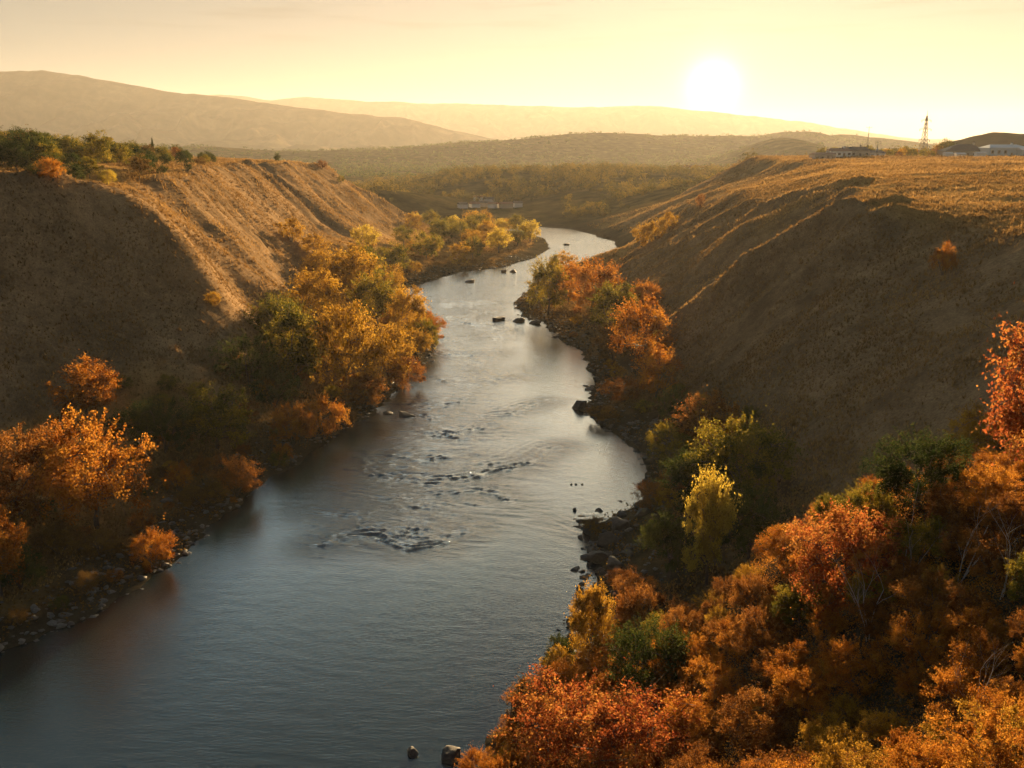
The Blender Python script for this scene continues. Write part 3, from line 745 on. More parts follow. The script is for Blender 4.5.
# dry grass tufts on the slopes and plateaus
def grass():
    m, nt, out = newmat('dry_grass'); L = nt.links.new
    a = N(nt, 'ShaderNodeAttribute', attribute_name='tint')
    r = ramp(nt, [(0, (.17,.10,.042)), (.5, (.29,.17,.06)), (1, (.48,.30,.11))]); L(a.outputs['Fac'], r.inputs['Fac'])
    d = N(nt, 'ShaderNodeBsdfDiffuse'); t = N(nt, 'ShaderNodeBsdfTranslucent'); mx = N(nt, 'ShaderNodeMixShader'); mx.inputs[0].default_value = .4
    L(r.outputs[0], d.inputs[0]); L(r.outputs[0], t.inputs[0]); L(d.outputs[0], mx.inputs[1]); L(t.outputs[0], mx.inputs[2]); L(mx.outputs[0], out.inputs[0])
    rng = np.random.default_rng(4)
    n = 800000
    y = 55+(rng.random(n)**1.5)*420; x = rng.uniform(-1, 1, n)*(y*.62+18)
    sd = bil(SD, x, y); s = slope(x, y)
    dens = .45+.5*vnoise(x*.25, y*.25, 62)+.3*vnoise(x*.06, y*.06, 63)
    ok = (sd > 7) & (rng.random(n) < dens) & ~((x > -20) & (y < np.interp(x, [0, 5, 12.7, 17.4, 21, 25.6, 40, 60], [64, 63, 60, 56, 53, 50, 44, 36])))
    x, y, s = x[ok], y[ok], s[ok]; n = len(x); z = H(x, y)
    nb = 4; d = np.hypot(x, y)
    hgt = rng.uniform(.11, .25, n)*(1+d/260)*np.where(rng.random(n) < .06, 1.9, 1); tint = np.clip(.55+.3*vnoise(x*.1, y*.1, 64)+.22*vnoise(x*.03, y*.03, 67)-.08*sstep(.3, .6, s)+.15*rng.normal(size=n), 0, 1)
    V = []; 
    for b in range(nb):
        an = rng.uniform(0, 2*math.pi, n); r = hgt*rng.uniform(.1, .35, n); wdt = hgt*.22
        cx, cy = x+np.cos(an)*r*.4, y+np.sin(an)*r*.4
        p0 = np.stack([cx-np.sin(an)*wdt, cy+np.cos(an)*wdt, z-.03], -1); p1 = np.stack([cx+np.sin(an)*wdt, cy-np.cos(an)*wdt, z-.03], -1)
        p2 = np.stack([cx+np.cos(an)*r*2, cy+np.sin(an)*r*2, z+hgt*rng.uniform(.7, 1.1, n)], -1)
        V.append(np.stack([p0, p1, p2], 1))
    V = np.concatenate(V, 0).reshape(-1, 3)
    me = mesh_np('dry_grass', V, np.arange(len(V)), 3); attr(me, 'tint', np.tile(np.repeat(tint, 3), nb))
    tag(obj('dry_grass', me, m), 'dry straw-coloured grass tufts over the bluffs and plateaus', 'grass', kind='stuff')
    print('tufts', n)
grass()

# woodland on the rise beyond the bend
def woodland():
    rng = np.random.default_rng(14)
    n = 11000
    y = rng.uniform(484, 930, n); x = rng.uniform(-260, 330, n)
    dens = .45+1.1*vnoise(x*.025, y*.025, 65)+.5*vnoise(x*.08, y*.08, 165)+.3*sstep(640, 800, y)
    ok = (rng.random(n) < dens) & ~((y < 600) & (x > -70) & (x < 30)); x, y = x[ok], y[ok]; n = len(x); z = H(x, y)
    r = 1.0+3.4*rng.random(n)**2; per = 52
    p = rng.normal(size=(n, per, 3)); p /= np.linalg.norm(p, axis=2)[..., None]; p *= rng.uniform(.4, 1, (n, per, 1))
    C = np.stack([x, y, z+r*.9], -1)[:, None, :]+p*r[:, None, None]*np.array([1, 1, 1.0])
    t = np.clip(np.repeat(rng.random(n), per)*.8+.1+.1*rng.normal(size=n*per), 0, 1)
    me = leaves_mesh('woodland', C.reshape(-1, 3), .95, rng, t)
    tag(obj('woodland', me, LEAF['woods']), 'far olive woodland covering the rise beyond the river bend', 'woodland', kind='stuff')
    n = 16000
    y = rng.uniform(1000, 3300, n); x = rng.uniform(-.7, .6, n)*y
    ok = rng.random(n) < .45+.6*vnoise(x*.004, y*.004, 66); x, y = x[ok], y[ok]; n = len(x); z = H(x, y)
    r = rng.uniform(2, 5, n); per = 16
    p = rng.normal(size=(n, per, 3)); p /= np.linalg.norm(p, axis=2)[..., None]; p *= rng.uniform(.4, 1, (n, per, 1))
    C = np.stack([x, y, z+r*.6], -1)[:, None, :]+p*r[:, None, None]*np.array([1.3, 1, .6])
    me = leaves_mesh('distant_forest', C.reshape(-1, 3), 2.6, rng, rng.random(n*per))
    tag(obj('distant_forest', me, LEAF['green']), 'scattered dark woods on the distant plain and low hills', 'forest', kind='stuff')
woodland()

# trees on the left plateau
def wood_left():
    r = random.Random(31); k = 0; loc = []
    for i in range(3000):
        if k >= 120: break
        px = r.uniform(-30, 215); y = 148+180*r.random()**1.2
        x = (px-512)/F*y/1.03
        back = np.interp(px, [0, 60, 70, 140, 215], [172, 178, 150, 172, 265])
        if y < back: continue
        if any(math.hypot(x-a, y-b) < 3.0 for a, b in loc): continue
        z = H1(x, y)
        if z < 33.5: continue
        lim = np.interp(px, [-30, 0, 100, 150, 215], [8.5, 8.5, 7.0, 5.0, 3.2])*min(1, y/200)
        h = r.uniform(.45, 1.0)*lim; c = r.choice(['green','green','green','green','olive','olive','brown'])
        word = {'green': 'dark green', 'olive': 'olive-green', 'brown': 'brown', 'rust': 'rust-brown'}[c]
        loc.append((x, y)); k += 1
        lab = word+' tree in the belt of trees along the left plateau'
        plant('broadleaf_tree', T, lab, lab.replace(' tree in', ' trees in'), (x, y, z), h, r.choice(['round','wide','round']), c, 'far')
    print('wood_left', k)
wood_left()
put(52,182,26,22,'bush','orange','bright rust-orange bush in front of the belt of trees on the left plateau',S)
put(36,176,18,11,'bush','green','dark bush beside the bright rust-orange bush on the left plateau',S)
put(108,185,18,14,'bush','yellow','yellow-green bush at the front of the belt of trees on the left plateau',S)
put(277,163,7,9,'round','green','lone small dark tree on the skyline of the long sunlit slope',T,name='broadleaf_tree')
put(322,170,14,9,'bush','rust','small rust bush where the sunlit skyline starts to drop',S)
put(341,183,8,7,'bush','olive','small olive bush below the drop of the sunlit skyline',S)
put(176,160,13,12,'round','rust','small brownish tree at the end of the belt of trees, left plateau',T,name='broadleaf_tree')
def conifer(x, y, h, label):
    rng = np.random.default_rng(77); n = 2600
    t = rng.random(n)**.8; zz = .1+.9*t; rr = (1-t)*.17*(.6+.4*np.abs(np.sin(t*34)))*np.sqrt(rng.random(n)); a = rng.uniform(0, 6.283, n)
    me = leaves_mesh('conifer_crown', np.stack([rr*np.cos(a), rr*np.sin(a), zz], -1), .04, rng, rng.random(n))
    root = empty('conifer_tree', (x, y, H1(x, y)-.1)); root.scale = (h, h, h); tag(root, label, 'tree')
    mb = MB(); mb.tube((0,0,-.02), (0,0,.98), .02, .004, 6); mb.build('trunk', BARK, root); obj('crown', me, LEAF['green'], root)
conifer(-112, 290, 6.8, 'small pointed conifer rising above the belt of trees on the left plateau')

# bare pale trees in the thicket
def bare(px, py, h, seed, label, fallen=False):
    q = hit(px, py)
    if q is None: return
    r = random.Random(seed); mb = MB()
    def grow(p, d, L, rad, n):
        steps = 3
        for s in range(steps):
            d = (d+Vector((r.uniform(-.22,.22), r.uniform(-.22,.22), r.uniform(-.05,.12)))).normalized()
            p2 = p+d*(L/steps); mb.tube(p, p2, rad, rad*.8, 5); p = p2; rad *= .8
            if n > 0 and r.random() < .8:
                dd = (d+Vector((r.uniform(-1,1), r.uniform(-1,1), r.uniform(-.1,.6)))*.8).normalized(); grow(p, dd, L*.6, rad*.6, n-1)
    for s in range(3):
        grow(Vector((r.uniform(-.1,.1), r.uniform(-.1,.1), -.1)), Vector((r.uniform(-.35,.35), r.uniform(-.3,.3), 1)), h*.72*r.uniform(.75, 1), h*.0065, 3)
    t = empty('bare_tree', (q[0], q[1], q[2])); tag(t, label, 'tree'); mb.build('branches', PALE, t)
bare(868,640,4.6,3,'leafless pale-stemmed tree just below the bright red tree')
bare(958,590,4.8,5,'leafless pale tree standing in the dark hollow of the thicket')
bare(1000,600,4.0,6,'leafless tree near the right edge above the fallen branches')
bare(975,735,3.2,8,'leafless pale sapling low in the thicket near the bottom right corner')
bare(905,585,4.4,12,'leafless thin tree behind the bright red tree')
bare(604,450,2.4,15,'leafless sapling on the stones above the still water of the right bank')

# ------------------------------------------------------------------ rocks
def rock_mat(name, colr):
    m, nt, out = newmat(name); L = nt.links.new
    b = N(nt, 'ShaderNodeBsdfPrincipled'); b.inputs['Roughness'].default_value = .75
    tc = N(nt, 'ShaderNodeTexCoord'); n = N(nt, 'ShaderNodeTexNoise'); n.inputs['Scale'].default_value = 3; n.inputs['Detail'].default_value = 8; n.inputs['Roughness'].default_value = .7; L(tc.outputs['Object'], n.inputs['Vector'])
    r = ramp(nt, [(.3, tuple(c*.45 for c in colr)), (.55, colr), (.75, tuple(min(1, c*1.7) for c in colr))]); L(n.outputs['Fac'], r.inputs['Fac']); L(r.outputs[0], b.inputs['Base Color'])
    bp = N(nt, 'ShaderNodeBump'); bp.inputs['Strength'].default_value = .6; bp.inputs['Distance'].default_value = .15; L(n.outputs['Fac'], bp.inputs['Height']); L(bp.outputs[0], b.inputs['Normal']); L(b.outputs[0], out.inputs[0]); return m
RK = rock_mat('dark_wet_rock', (.06,.052,.042)); RG = rock_mat('grey_rock', (.17,.16,.145))
import bmesh
def rock_mesh(seed, sub=4):
    bm = bmesh.new(); bmesh.ops.create_icosphere(bm, subdivisions=sub, radius=1)
    rng = np.random.default_rng(seed); pl = rng.normal(size=(15, 3)); pl /= np.linalg.norm(pl, axis=1)[:, None]; of = rng.uniform(.45, .8, 15)
    for v in bm.verts:
        p = np.array(v.co)
        for a, o in zip(pl, of):
            d = p@a
            if d > o: p = p-a*(d-o)*.97
        s = 1+.05*math.sin(p[0]*7+seed)*math.cos(p[1]*6)+.03*math.sin(p[2]*13+p[0]*9+seed*2)+.02*math.sin(p[1]*25+p[2]*21)
        v.co = Vector(p*s)
    me = bpy.data.meshes.new('rock'); bm.to_mesh(me); bm.free(); smooth(me); return me
RMS = [rock_mesh(s) for s in range(6)]
rk = random.Random(8)
def rock(x, y, z, sx, sy, sz, label, group=None, mat=None, name='boulder'):
    o = obj(name, rk.choice(RMS), RK, None, (x, y, z)); o.scale = (sx, sy, sz); o.rotation_euler = (rk.uniform(-.2,.2), rk.uniform(-.2,.2), rk.uniform(0, 6.28))
    o.material_slots[0].link = 'OBJECT'; o.material_slots[0].material = mat or RK
    tag(o, label, 'rock', group); return o
def rock_px(px, py, wpx, hpx, label, group=None, mat=None, z=0.0):
    q = hit(px, py+hpx*.3); sc = q[3]/F; w = wpx*sc/2*.95
    rock(q[0], q[1], max(z, q[2])+hpx*sc*.10, w, w*.85, max(.12, hpx*sc*.62), label, group, mat)
rock_px(579,405,24,13,'lone round dark boulder standing in still water off the right bank')
rock_px(413,752,19,10,'smaller left boulder in the water at the bottom of the picture')
rock_px(453,757,30,15,'larger right boulder in the water at the bottom of the picture')
rock_px(497,318,22,6,'leftmost flat rock off the point of the right bank')
rock_px(518,320,18,6,'flat rock joining the point of the right bank to the leftmost rock')
rock_px(535,322,14,6,'flat rock touching the point of the right bank')
rock_px(470,281,20,4,'long flat rock lying in the river near the far bend')
rock_px(504,271,9,5,'left rock of a dark pair in the river at the far bend')
rock_px(513,271,9,5,'right rock of a dark pair in the river at the far bend')
rock_px(567,244,10,3,'small rock in the middle of the far bend')
rock_px(571,485,4,2,'left one of three tiny stones breaking the still water')
rock_px(576,485,4,2,'middle one of three tiny stones breaking the still water')
rock_px(582,484,4,2,'right one of three tiny stones breaking the still water')
rock_px(575,510,6,4,'single tiny stone in the water near the boulder bank')
rock_px(405,415,26,4,'flat brown rock awash in the rapids near the left bank')
rock_px(388,413,12,3,'small rock awash beside the flat brown rock in the rapids')
for i, (px, py, w, h, l) in enumerate([(87,579,15,10,'largest pale boulder on the stony left bank'),(91,592,13,8,'pale flat boulder nearest the water below the largest pale boulder'),(35,608,14,9,'pale boulder farthest left on the stony bank'),
    (50,614,11,8,'pale boulder beside the farthest left one on the stony bank'),(120,556,11,7,'pale boulder highest on the stony left bank'),(115,578,13,8,'pale boulder right of the largest pale boulder'),(106,588,9,5,'small pale boulder between two larger ones on the left bank')]):
    rock_px(px, py, w, h, l, mat=RG, z=.1)
for (px, py, w, h, l) in [(592,527,20,20,'outermost boulder of the boulder bank, under dry tufts'),(620,523,30,20,'broad boulder at the top of the boulder bank'),(606,540,28,18,'large wet boulder in the middle of the boulder bank'),
    (598,556,24,16,'large boulder facing open water on the boulder bank'),(614,562,28,16,'broad low boulder behind the large one facing open water'),(642,512,22,10,'flat boulder at the head of the side pool'),(580,590,14,10,'boulder alone at the lower end of the boulder bank')]:
    rock_px(px, py, w, h, l)
# countable smaller rocks along the waterlines
def shore_rocks(region, n, size, label, seed, sdr=(-1.2, 1.6), mat=None):
    r = random.Random(seed); k = 0
    for i in range(n*40):
        if k >= n: break
        px, py = r.uniform(region[0], region[1]), r.uniform(region[2], region[3]); q = hit(px, py)
        if q is None: continue
        sd = float(bil(SD, np.array([q[0]]), np.array([q[1]]))[0])
        if sd < sdr[0] or sd > sdr[1]: continue
        s = r.uniform(*size)*r.choice([.6, .8, 1]); k += 1
        rock(q[0], q[1], max(q[2], -.15), s, s*r.uniform(.6, .95), s*r.uniform(.4, .7), label, label.replace('rock', 'rocks', 1), mat, 'rock')
shore_rocks((572,656,500,600), 95, (.35, .9), 'dark rock heaped in the boulder bank around the side pool', 1, (-3.0, 3.5))
shore_rocks((572,640,330,440), 34, (.4, .9), 'dark rock strung along the waterline below the orange trees', 2)
shore_rocks((505,560,290,345), 16, (.6, 1.2), 'dark rock at the waterline of the right bank point', 3)
shore_rocks((395,450,300,400), 24, (.6, 1.2), 'dark rock at the waterline of the left bank point', 4)
shore_rocks((620,660,430,500), 16, (.4, .8), 'dark rock along the still water below the green trees', 5)
shore_rocks((0,250,500,655), 55, (.25, .7), 'grey rock on the stony near part of the left bank', 8, (-.6, 5), RG)
shore_rocks((540,600,590,660), 14, (.4, .8), 'dark rock at the waterline near the upright golden tree', 7)
def cobbles():
    rng = np.random.default_rng(3); n = 26000
    y = 48+rng.random(n)**1.3*300; x = rng.uniform(-75, 40, n); sd = bil(SD, x, y)
    ok = (sd > -.8) & (sd < 7+3*vnoise(x*.1, y*.1, 5)) & ~((y < 62) & (x > -20)) & (rng.random(n) < 1.1-sd*.09); x, y = x[ok], y[ok]; n = len(x); z = H(x, y)
    s = rng.uniform(.1, .34, n)*(1+rng.random(n)**6)
    base = np.array([(1,0,0),(-1,0,0),(0,1,0),(0,-1,0),(0,0,.65),(0,0,-.6),(.62,.62,.32),(-.62,.62,.32),(.62,-.62,.32),(-.62,-.62,.32)])
    fcs = [(4,0,6),(4,6,2),(4,2,7),(4,7,1),(4,1,9),(4,9,3),(4,3,8),(4,8,0),(6,0,2),(7,2,1),(9,1,3),(8,3,0),(5,2,0),(5,1,2),(5,3,1),(5,0,3)]
    J = base[None]*rng.uniform(.7, 1.2, (n, 10, 1)); a = rng.uniform(0, 6.28, n); c, q = np.cos(a)[:, None], np.sin(a)[:, None]
    Vx = (J[..., 0]*c-J[..., 1]*q)*s[:, None]*1.25; Vy = (J[..., 0]*q+J[..., 1]*c)*s[:, None]; Vz = J[..., 2]*s[:, None]
    V = np.stack([Vx+x[:, None], Vy+y[:, None], Vz+z[:, None]], -1).reshape(-1, 3)
    Fc = (np.array(fcs)[None]+np.arange(n)[:, None, None]*10).reshape(-1)
    me = mesh_np('river_stones', V, Fc, 3)
    tag(obj('river_stones', me, rock_mat('cobble', (.13,.12,.105))), 'small grey-brown stones scattered along both waterlines', 'stones', kind='stuff')
cobbles()

# ------------------------------------------------------------------ buildings and masts on the right plateau
WALLW = simple('white_wall', (.72,.70,.66), .8, .08); WALLB = simple('pale_blue_wall', (.50,.56,.58), .7, .08); WALLT = simple('tan_wall', (.48,.40,.31), .8, .1)
ROOFD = simple('dark_roof', (.10,.09,.085), .8, .2); ROOFR = simple('tile_roof', (.30,.15,.09), .8, .2); GLASS = simple('window_glass', (.03,.035,.04), .15, .1); STEEL = simple('galvanised_steel', (.16,.155,.15), .5, .15, metal=.4)
DOORM = simple('door_paint', (.16,.11,.08), .6, .1)
def house(name, x, y, w, d, h, rh, wall, roof, label, rz=0, group=None, nwin=4, hip=.0, detail=True, zoff=0, cat='house'):
    z = H1(x, y)-.3+zoff
    t = empty(name, (x, y, z), rz); tag(t, label, cat, group)
    m = MB(); m.box(-w/2, w/2, -d/2, d/2, 0, h); m.build('wall', wall, t)
    e = .35; hx = w*hip/2
    r = MB(); X0, X1, Y0, Y1 = -w/2-e, w/2+e, -d/2-e, d/2+e
    r.poly([(X0,Y0,h+.01),(X1,Y0,h+.01),(X1,Y1,h+.01),(X0,Y1,h+.01),(X0+hx,0,h+rh),(X1-hx,0,h+rh)], [(0,1,5,4),(1,2,5),(2,3,4,5),(3,0,4),(3,2,1,0)])
    ro = r.build('roof', roof, t)
    if detail:
        for i in range(nwin):
            cx = -w/2+w*(i+.5)/nwin
            if i == nwin//2:
                b = MB(); b.box(cx-.5, cx+.5, -d/2-.06, -d/2+.02, .05, 2.1); b.build('door', DOORM, t); continue
            b = MB(); b.box(cx-.75, cx+.75, -d/2-.05, -d/2+.03, h*.35, h*.75); f = b.build('window', WALLW, t)
            p = MB(); p.box(cx-.65, cx+.65, -d/2-.08, -d/2-.051, h*.35+.1, h*.75-.1); p.build('pane', GLASS, f)
        c = MB(); c.box(w*.2, w*.2+.8, -.4, .4, h+rh*.4, h+rh+.8); c.build('chimney', wall, ro)
    return t
def pos(px, y): return ((px-512)/F*y/1.03, y)
x, y = pos(962, 470); house('bungalow', x, y, 22, 10, 3.2, 3.4, WALLT, ROOFD, 'long tan house under a dark hipped roof, on the right plateau right of the pylon', hip=.7, nwin=7)
x, y = pos(1001, 462); house('workshop_building', x, y, 19, 12, 4.4, 1.6, WALLB, WALLB, 'pale blue-white hall with low roof on the right plateau below the dark knoll', nwin=6, hip=.35, cat='building')
x, y = pos(1026, 455); house('bungalow', x, y, 9, 8, 3.4, 1.4, WALLB, WALLW, 'pale house cut by the right picture edge below the dark knoll', nwin=3)
for i, (px, w) in enumerate([(947, 3.4), (959, 4.0), (979, 4.2)]):
    x, y = pos(px, 440); house('shed', x, y, w, 3, 2.1, .7, WALLW, WALLW, ['small white shed in front of the left end of the long tan house','small white shed in front of the middle of the long tan house','small white shed between the long tan house and the pale blue-white hall'][i], nwin=2, detail=False, cat='shed')
for i, (px, yy, w, h, rh, wl, rf, lb) in enumerate([(822,400,9,2.6,.9,WALLT,ROOFR,'tan house at the left end of the hazy row on the plateau edge'),(838,425,9,3.0,1.3,WALLW,ROOFR,'white house second from the left in the hazy row on the plateau edge'),
      (853,430,12,3.3,1.7,WALLT,ROOFD,'tan gabled house in the middle of the hazy row on the plateau edge'),(871,440,10,2.7,1.2,WALLW,ROOFD,'low white house at the right end of the hazy row on the plateau edge')]):
    x, y = pos(px, yy); house('house', x, y, w, 8, h, rh, wl, rf, lb, nwin=4, hip=.2)
# far village by the bend and buildings on the far crest
vr = random.Random(2)
for i, (px, yy, w) in enumerate([(462,560,8),(474,566,9),(484,580,9),(493,562,8),(489,610,9),(506,560,12),(518,566,8),(478,620,9)]):
    x, y = pos(px, yy); wl = [WALLW, WALLW, WALLT][i % 3]
    lb = ('tan ' if wl is WALLT else 'white ')+'house of the small village beyond the far bend'
    house('house', x, y, w*.62, 5, 2.7, 1.3, wl, ROOFR if i % 2 else ROOFD, lb, rz=vr.uniform(-.5, .5), group=lb.replace('house', 'houses'), nwin=3, detail=False)
for i, (px, yy, w) in enumerate([(692,830,14),(700,840,10),(738,850,14),(752,860,18),(764,850,12)]):
    x, y = pos(px, yy); house('house', x, y, w, 9, 4, 2, WALLW, ROOFR, 'white house glimpsed in the glare on the far wooded crest', group='white houses in the glare on the far wooded crest', nwin=3, detail=False)
def pylon(px, y0, h):
    x, y = pos(px, y0); z = H1(x, y)
    t = empty('pylon', (x, y, z), R(12)); tag(t, 'tall steel lattice pylon standing on the skyline of the right plateau', 'pylon')
    b = MB(); hw = lambda s: 1.5*(1-s)**1.3+.22
    L = 9
    for k in range(L):
        s0, s1 = k/L*.85, (k+1)/L*.85; a, c = hw(s0), hw(s1); z0, z1 = s0*h, s1*h
        for i, (sx, sy) in enumerate(((1,1),(-1,1),(-1,-1),(1,-1))):
            nx_, ny_ = ((1,1),(-1,1),(-1,-1),(1,-1))[(i+1) % 4]
            b.tube((sx*a,sy*a,z0-.2), (sx*c,sy*c,z1), .11, .11, 4); b.tube((sx*a,sy*a,z0), (nx_*c,ny_*c,z1), .06, .06, 4); b.tube((nx_*a,ny_*a,z0), (sx*c,sy*c,z1), .06, .06, 4); b.tube((sx*c,sy*c,z1), (nx_*c,ny_*c,z1), .06, .06, 4)
    b.build('lattice_mast', STEEL, t)
    s = MB(); s.tube((0,0,.84*h), (0,0,h*1.02), .2, .05, 6); s.box(-.3,.3,-.3,.3,.84*h,.9*h); s.build('spire', STEEL, t)
    for zz, w in ((.80, 2.6), (.60, 3.2), (.36, 3.0)):
        m = MB(); m.tube((-w,0,zz*h), (w,0,zz*h), .1, .1, 4); m.tube((-w,0,zz*h), (0,0,zz*h+.9), .07, .07, 4); m.tube((w,0,zz*h), (0,0,zz*h+.9), .07, .07, 4)
        c = m.build('crossarm', STEEL, t)
        for sx in (-1, 1):
            i_ = MB(); i_.tube((sx*w,0,zz*h), (sx*w,0,zz*h-1.0), .11, .11, 6); i_.build('insulator', GLASS, c)
pylon(922, 470, 21.5)
def pole(px, y0, h, label, arms):
    x, y = pos(px, y0); z = H1(x, y); t = empty('utility_pole', (x, y, z)); tag(t, label, 'pole')
    m = MB(); m.tube((0,0,-.3), (0,0,h), .16, .11, 7); m.build('pole', STEEL, t)
    for zz in arms:
        a = MB(); a.tube((-1.3,0,zz), (1.3,0,zz), .08, .08, 4); c = a.build('crossarm', STEEL, t)
        for sx in (-1.2, 0, 1.2):
            i_ = MB(); i_.tube((sx,0,zz+.08), (sx,0,zz+.4), .07, .05, 6); i_.build('insulator', GLASS, c)
pole(866, 430, 14, 'tall utility pole with crossarm above the hazy row of houses', [13.4])
pole(876, 430, 8, 'short thick pole right of the tall utility pole', [7.2, 6.2])
# hedge trees along the right plateau skyline
r = random.Random(41)
for i in range(26):
    px = r.uniform(876, 935); y0 = r.uniform(440, 490); x, y = pos(px, y0); h = r.uniform(2.4, 4.2); c = r.choice(['gold','olive','olive','rust'])
    wd = {'gold': 'golden', 'olive': 'olive-green', 'rust': 'rust-brown'}[c]; lb = wd+' bushy tree in the hedge line at the foot of the pylon'
    plant('broadleaf_tree', T, lb, lb.replace('tree', 'trees'), (x, y, H1(x, y)), h, 'wide', c, 'far')
for px, h, c, lb in [(944, 8.5, 'olive', 'tallest tree beside the long tan house, right of the pylon'), (936, 6.0, 'gold', 'golden tree between the pylon and the long tan house'), (950, 7.0, 'green', 'dark tree behind the left end of the long tan house'),
                     (904, 5.0, 'olive', 'rounded tree standing above the hedge line left of the pylon')]:
    x, y = pos(px, 484); plant('broadleaf_tree', T, lb, None, (x, y, H1(x, y)), h, 'round', c, 'far')
for i in range(8):
    px = r.uniform(812, 872); x, y = pos(px, r.uniform(445, 475)); lb = 'hazy olive tree behind the row of houses on the plateau edge'
    plant('broadleaf_tree', T, lb, lb.replace('tree', 'trees'), (x, y, H1(x, y)), r.uniform(3, 5.5), 'wide', 'olive', 'far')

# ------------------------------------------------------------------ haze, sky, sun
hb = MB(); hb.box(-9000, 9000, -1500, 11500, -40, 470)
hm, nt, out = newmat('haze_air')
pv = N(nt, 'ShaderNodeVolumePrincipled'); pv.inputs['Color'].default_value = (1.0, .96, .88, 1); pv.inputs['Density'].default_value = .52e-4; pv.inputs['Anisotropy'].default_value = .34
nt.links.new(pv.outputs[0], out.inputs['Volume'])
tag(hb.build('haze', hm), 'golden evening haze filling the valley', 'haze', kind='stuff')

w = bpy.data.worlds.new('World'); scene.world = w; w.use_nodes = True; nt = w.node_tree; nt.nodes.clear()
wo = nt.nodes.new('ShaderNodeOutputWorld'); bg = nt.nodes.new('ShaderNodeBackground'); sk = nt.nodes.new('ShaderNodeTexSky')
sk.sky_type = 'NISHITA'; sk.sun_disc = False; sk.sun_elevation = R(SKY_EL); sk.sun_rotation = R(12.5); sk.altitude = 200; sk.air_density = 1.0; sk.dust_density = 1.2; sk.ozone_density = 1.0
bg.inputs['Strength'].default_value = .06
Lk = nt.links.new
def mth(op, a, b=None, c=None):
    n = nt.nodes.new('ShaderNodeMath'); n.operation = op
    for k, v in enumerate((a, b, c)):
        if v is None: continue
        if isinstance(v, (int, float)): n.inputs[k].default_value = v
        else: Lk(v, n.inputs[k])
    return n.outputs[0]
bw = nt.nodes.new('ShaderNodeRGBToBW'); Lk(sk.outputs[0], bw.inputs[0])
scl = mth('DIVIDE', SKY_K*SKY_S, mth('ADD', bw.outputs[0], SKY_K))
vm = nt.nodes.new('ShaderNodeVectorMath'); vm.operation = 'SCALE'; Lk(sk.outputs[0], vm.inputs[0]); Lk(scl, vm.inputs['Scale'])
# the bright sun itself with its halo, low over the far ridge
tcw = nt.nodes.new('ShaderNodeTexCoord'); dt = nt.nodes.new('ShaderNodeVectorMath'); dt.operation = 'DOT_PRODUCT'; Lk(tcw.outputs['Generated'], dt.inputs[0])
dt.inputs[1].default_value = (math.sin(R(12.0))*math.cos(R(3.7)), math.cos(R(12.0))*math.cos(R(3.7)), math.sin(R(3.7)))
ang = mth('MULTIPLY', mth('ARCCOSINE', mth('MINIMUM', dt.outputs['Value'], 1.0)), 57.2958)
core = mth('MULTIPLY', mth('POWER', 2.71828, mth('MULTIPLY', mth('MULTIPLY', ang, ang), -1/(2*0.85**2))), 7.0)
halo = mth('MULTIPLY', mth('POWER', 2.71828, mth('MULTIPLY', ang, -1/2.6)), 1.2)
def colscale(f, col):
    n = nt.nodes.new('ShaderNodeVectorMath'); n.operation = 'SCALE'; n.inputs[0].default_value = col; Lk(f, n.inputs['Scale']); return n.outputs[0]
def vadd(a, b):
    n = nt.nodes.new('ShaderNodeVectorMath'); n.operation = 'ADD'; Lk(a, n.inputs[0]); Lk(b, n.inputs[1]); return n.outputs[0]
# a few thin streaks of cirrus
sx = nt.nodes.new('ShaderNodeSeparateXYZ'); Lk(tcw.outputs['Generated'], sx.inputs[0])
cx = nt.nodes.new('ShaderNodeCombineXYZ'); Lk(mth('MULTIPLY', sx.outputs[0], 6.5), cx.inputs[0]); Lk(mth('MULTIPLY', sx.outputs[2], 75.0), cx.inputs[1])
cn = nt.nodes.new('ShaderNodeTexNoise'); cn.inputs['Scale'].default_value = 1.0; cn.inputs['Detail'].default_value = 6; Lk(cx.outputs[0], cn.inputs['Vector'])
mr = nt.nodes.new('ShaderNodeMapRange'); mr.inputs['From Min'].default_value = .52; mr.inputs['From Max'].default_value = .68; mr.inputs['To Max'].default_value = .45; Lk(cn.outputs['Fac'], mr.inputs['Value'])
up = nt.nodes.new('ShaderNodeMapRange'); up.inputs['From Min'].default_value = .09; up.inputs['From Max'].default_value = .14; Lk(sx.outputs[2], up.inputs['Value'])
cl = nt.nodes.new('ShaderNodeMixRGB'); cl.blend_type = 'MULTIPLY'; Lk(mth('MULTIPLY', mr.outputs[0], up.outputs[0]), cl.inputs[0]); Lk(vm.outputs[0], cl.inputs[1]); cl.inputs[2].default_value = (.62, .45, .42, 1)
def ss(v, a, b):
    n = nt.nodes.new('ShaderNodeMapRange'); n.interpolation_type = 'SMOOTHSTEP'; n.inputs['From Min'].default_value = a; n.inputs['From Max'].default_value = b; Lk(v, n.inputs['Value']); return n.outputs[0]
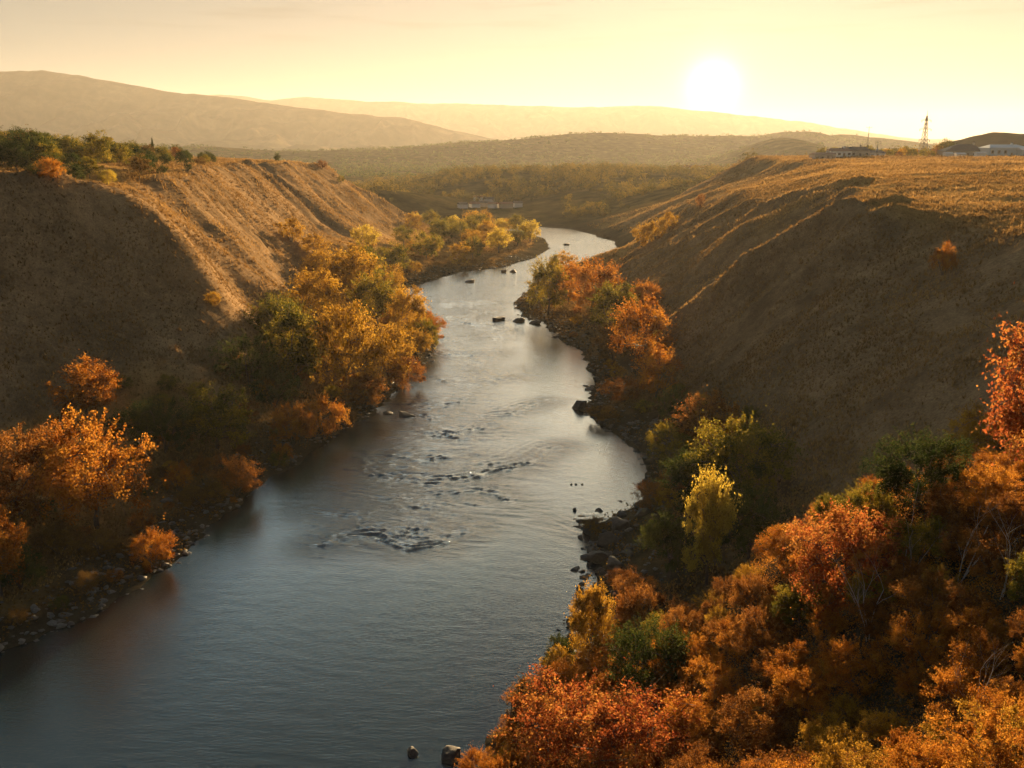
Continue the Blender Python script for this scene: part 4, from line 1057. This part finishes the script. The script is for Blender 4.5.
# added sky brightening on the sunset side, put in for the river's reflections
sky_boost = mth('ADD', mth('MULTIPLY', mth('MULTIPLY', ss(sx.outputs[2], .15, .25), mth('SUBTRACT', 1.0, ss(sx.outputs[2], .31, .46))), mth('MULTIPLY', ss(sx.outputs[1], .4, .75), 6.8)), 1.0)
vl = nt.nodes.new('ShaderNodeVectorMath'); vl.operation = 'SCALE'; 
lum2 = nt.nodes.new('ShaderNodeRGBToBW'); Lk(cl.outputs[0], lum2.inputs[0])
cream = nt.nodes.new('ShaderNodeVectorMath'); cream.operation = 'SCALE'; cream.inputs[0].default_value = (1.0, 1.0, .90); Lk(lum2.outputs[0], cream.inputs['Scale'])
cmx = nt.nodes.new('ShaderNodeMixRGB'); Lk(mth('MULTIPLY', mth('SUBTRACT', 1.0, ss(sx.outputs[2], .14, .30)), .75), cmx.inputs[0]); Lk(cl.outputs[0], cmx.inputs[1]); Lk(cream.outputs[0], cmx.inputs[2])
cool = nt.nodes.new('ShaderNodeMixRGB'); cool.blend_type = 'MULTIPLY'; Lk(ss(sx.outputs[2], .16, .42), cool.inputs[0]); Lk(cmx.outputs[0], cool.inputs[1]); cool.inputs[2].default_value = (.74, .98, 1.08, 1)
Lk(cool.outputs[0], vl.inputs[0]); Lk(sky_boost, vl.inputs['Scale'])
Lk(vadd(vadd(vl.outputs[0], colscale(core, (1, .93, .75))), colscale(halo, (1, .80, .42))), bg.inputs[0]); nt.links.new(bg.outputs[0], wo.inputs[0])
sl = bpy.data.lights.new('sun', 'SUN'); sl.energy = 5; sl.angle = R(.6); sl.color = (1, .68, .34)
so = bpy.data.objects.new('sun', sl); COL.objects.link(so)
sd_ = Vector((math.sin(R(SUN_AZ))*math.cos(R(SUN_EL)), math.cos(R(SUN_AZ))*math.cos(R(SUN_EL)), math.sin(R(SUN_EL))))
so.rotation_euler = sd_.to_track_quat('Z', 'Y').to_euler()

cam = bpy.data.cameras.new('camera'); cam.lens = F/1024*36; cam.sensor_width = 36; cam.clip_start = .5; cam.clip_end = 40000
co_ = bpy.data.objects.new('camera', cam); COL.objects.link(co_); co_.location = (0, 0, HC); co_.rotation_euler = (math.pi/2-PITCH, 0, 0); scene.camera = co_
vs = scene.view_settings; vs.view_transform = 'Standard'; vs.look = 'None'; vs.exposure = 2.02; vs.gamma = 1; vs.use_curve_mapping = False
scene.render.engine = 'CYCLES'
cy = scene.cycles; cy.use_denoising = True; cy.max_bounces = 5; cy.diffuse_bounces = 3; cy.transmission_bounces = 3; cy.glossy_bounces = 3; cy.volume_bounces = 0; cy.transparent_max_bounces = 4
cy.use_adaptive_sampling = True; cy.adaptive_threshold = .02; cy.sample_clamp_indirect = 8
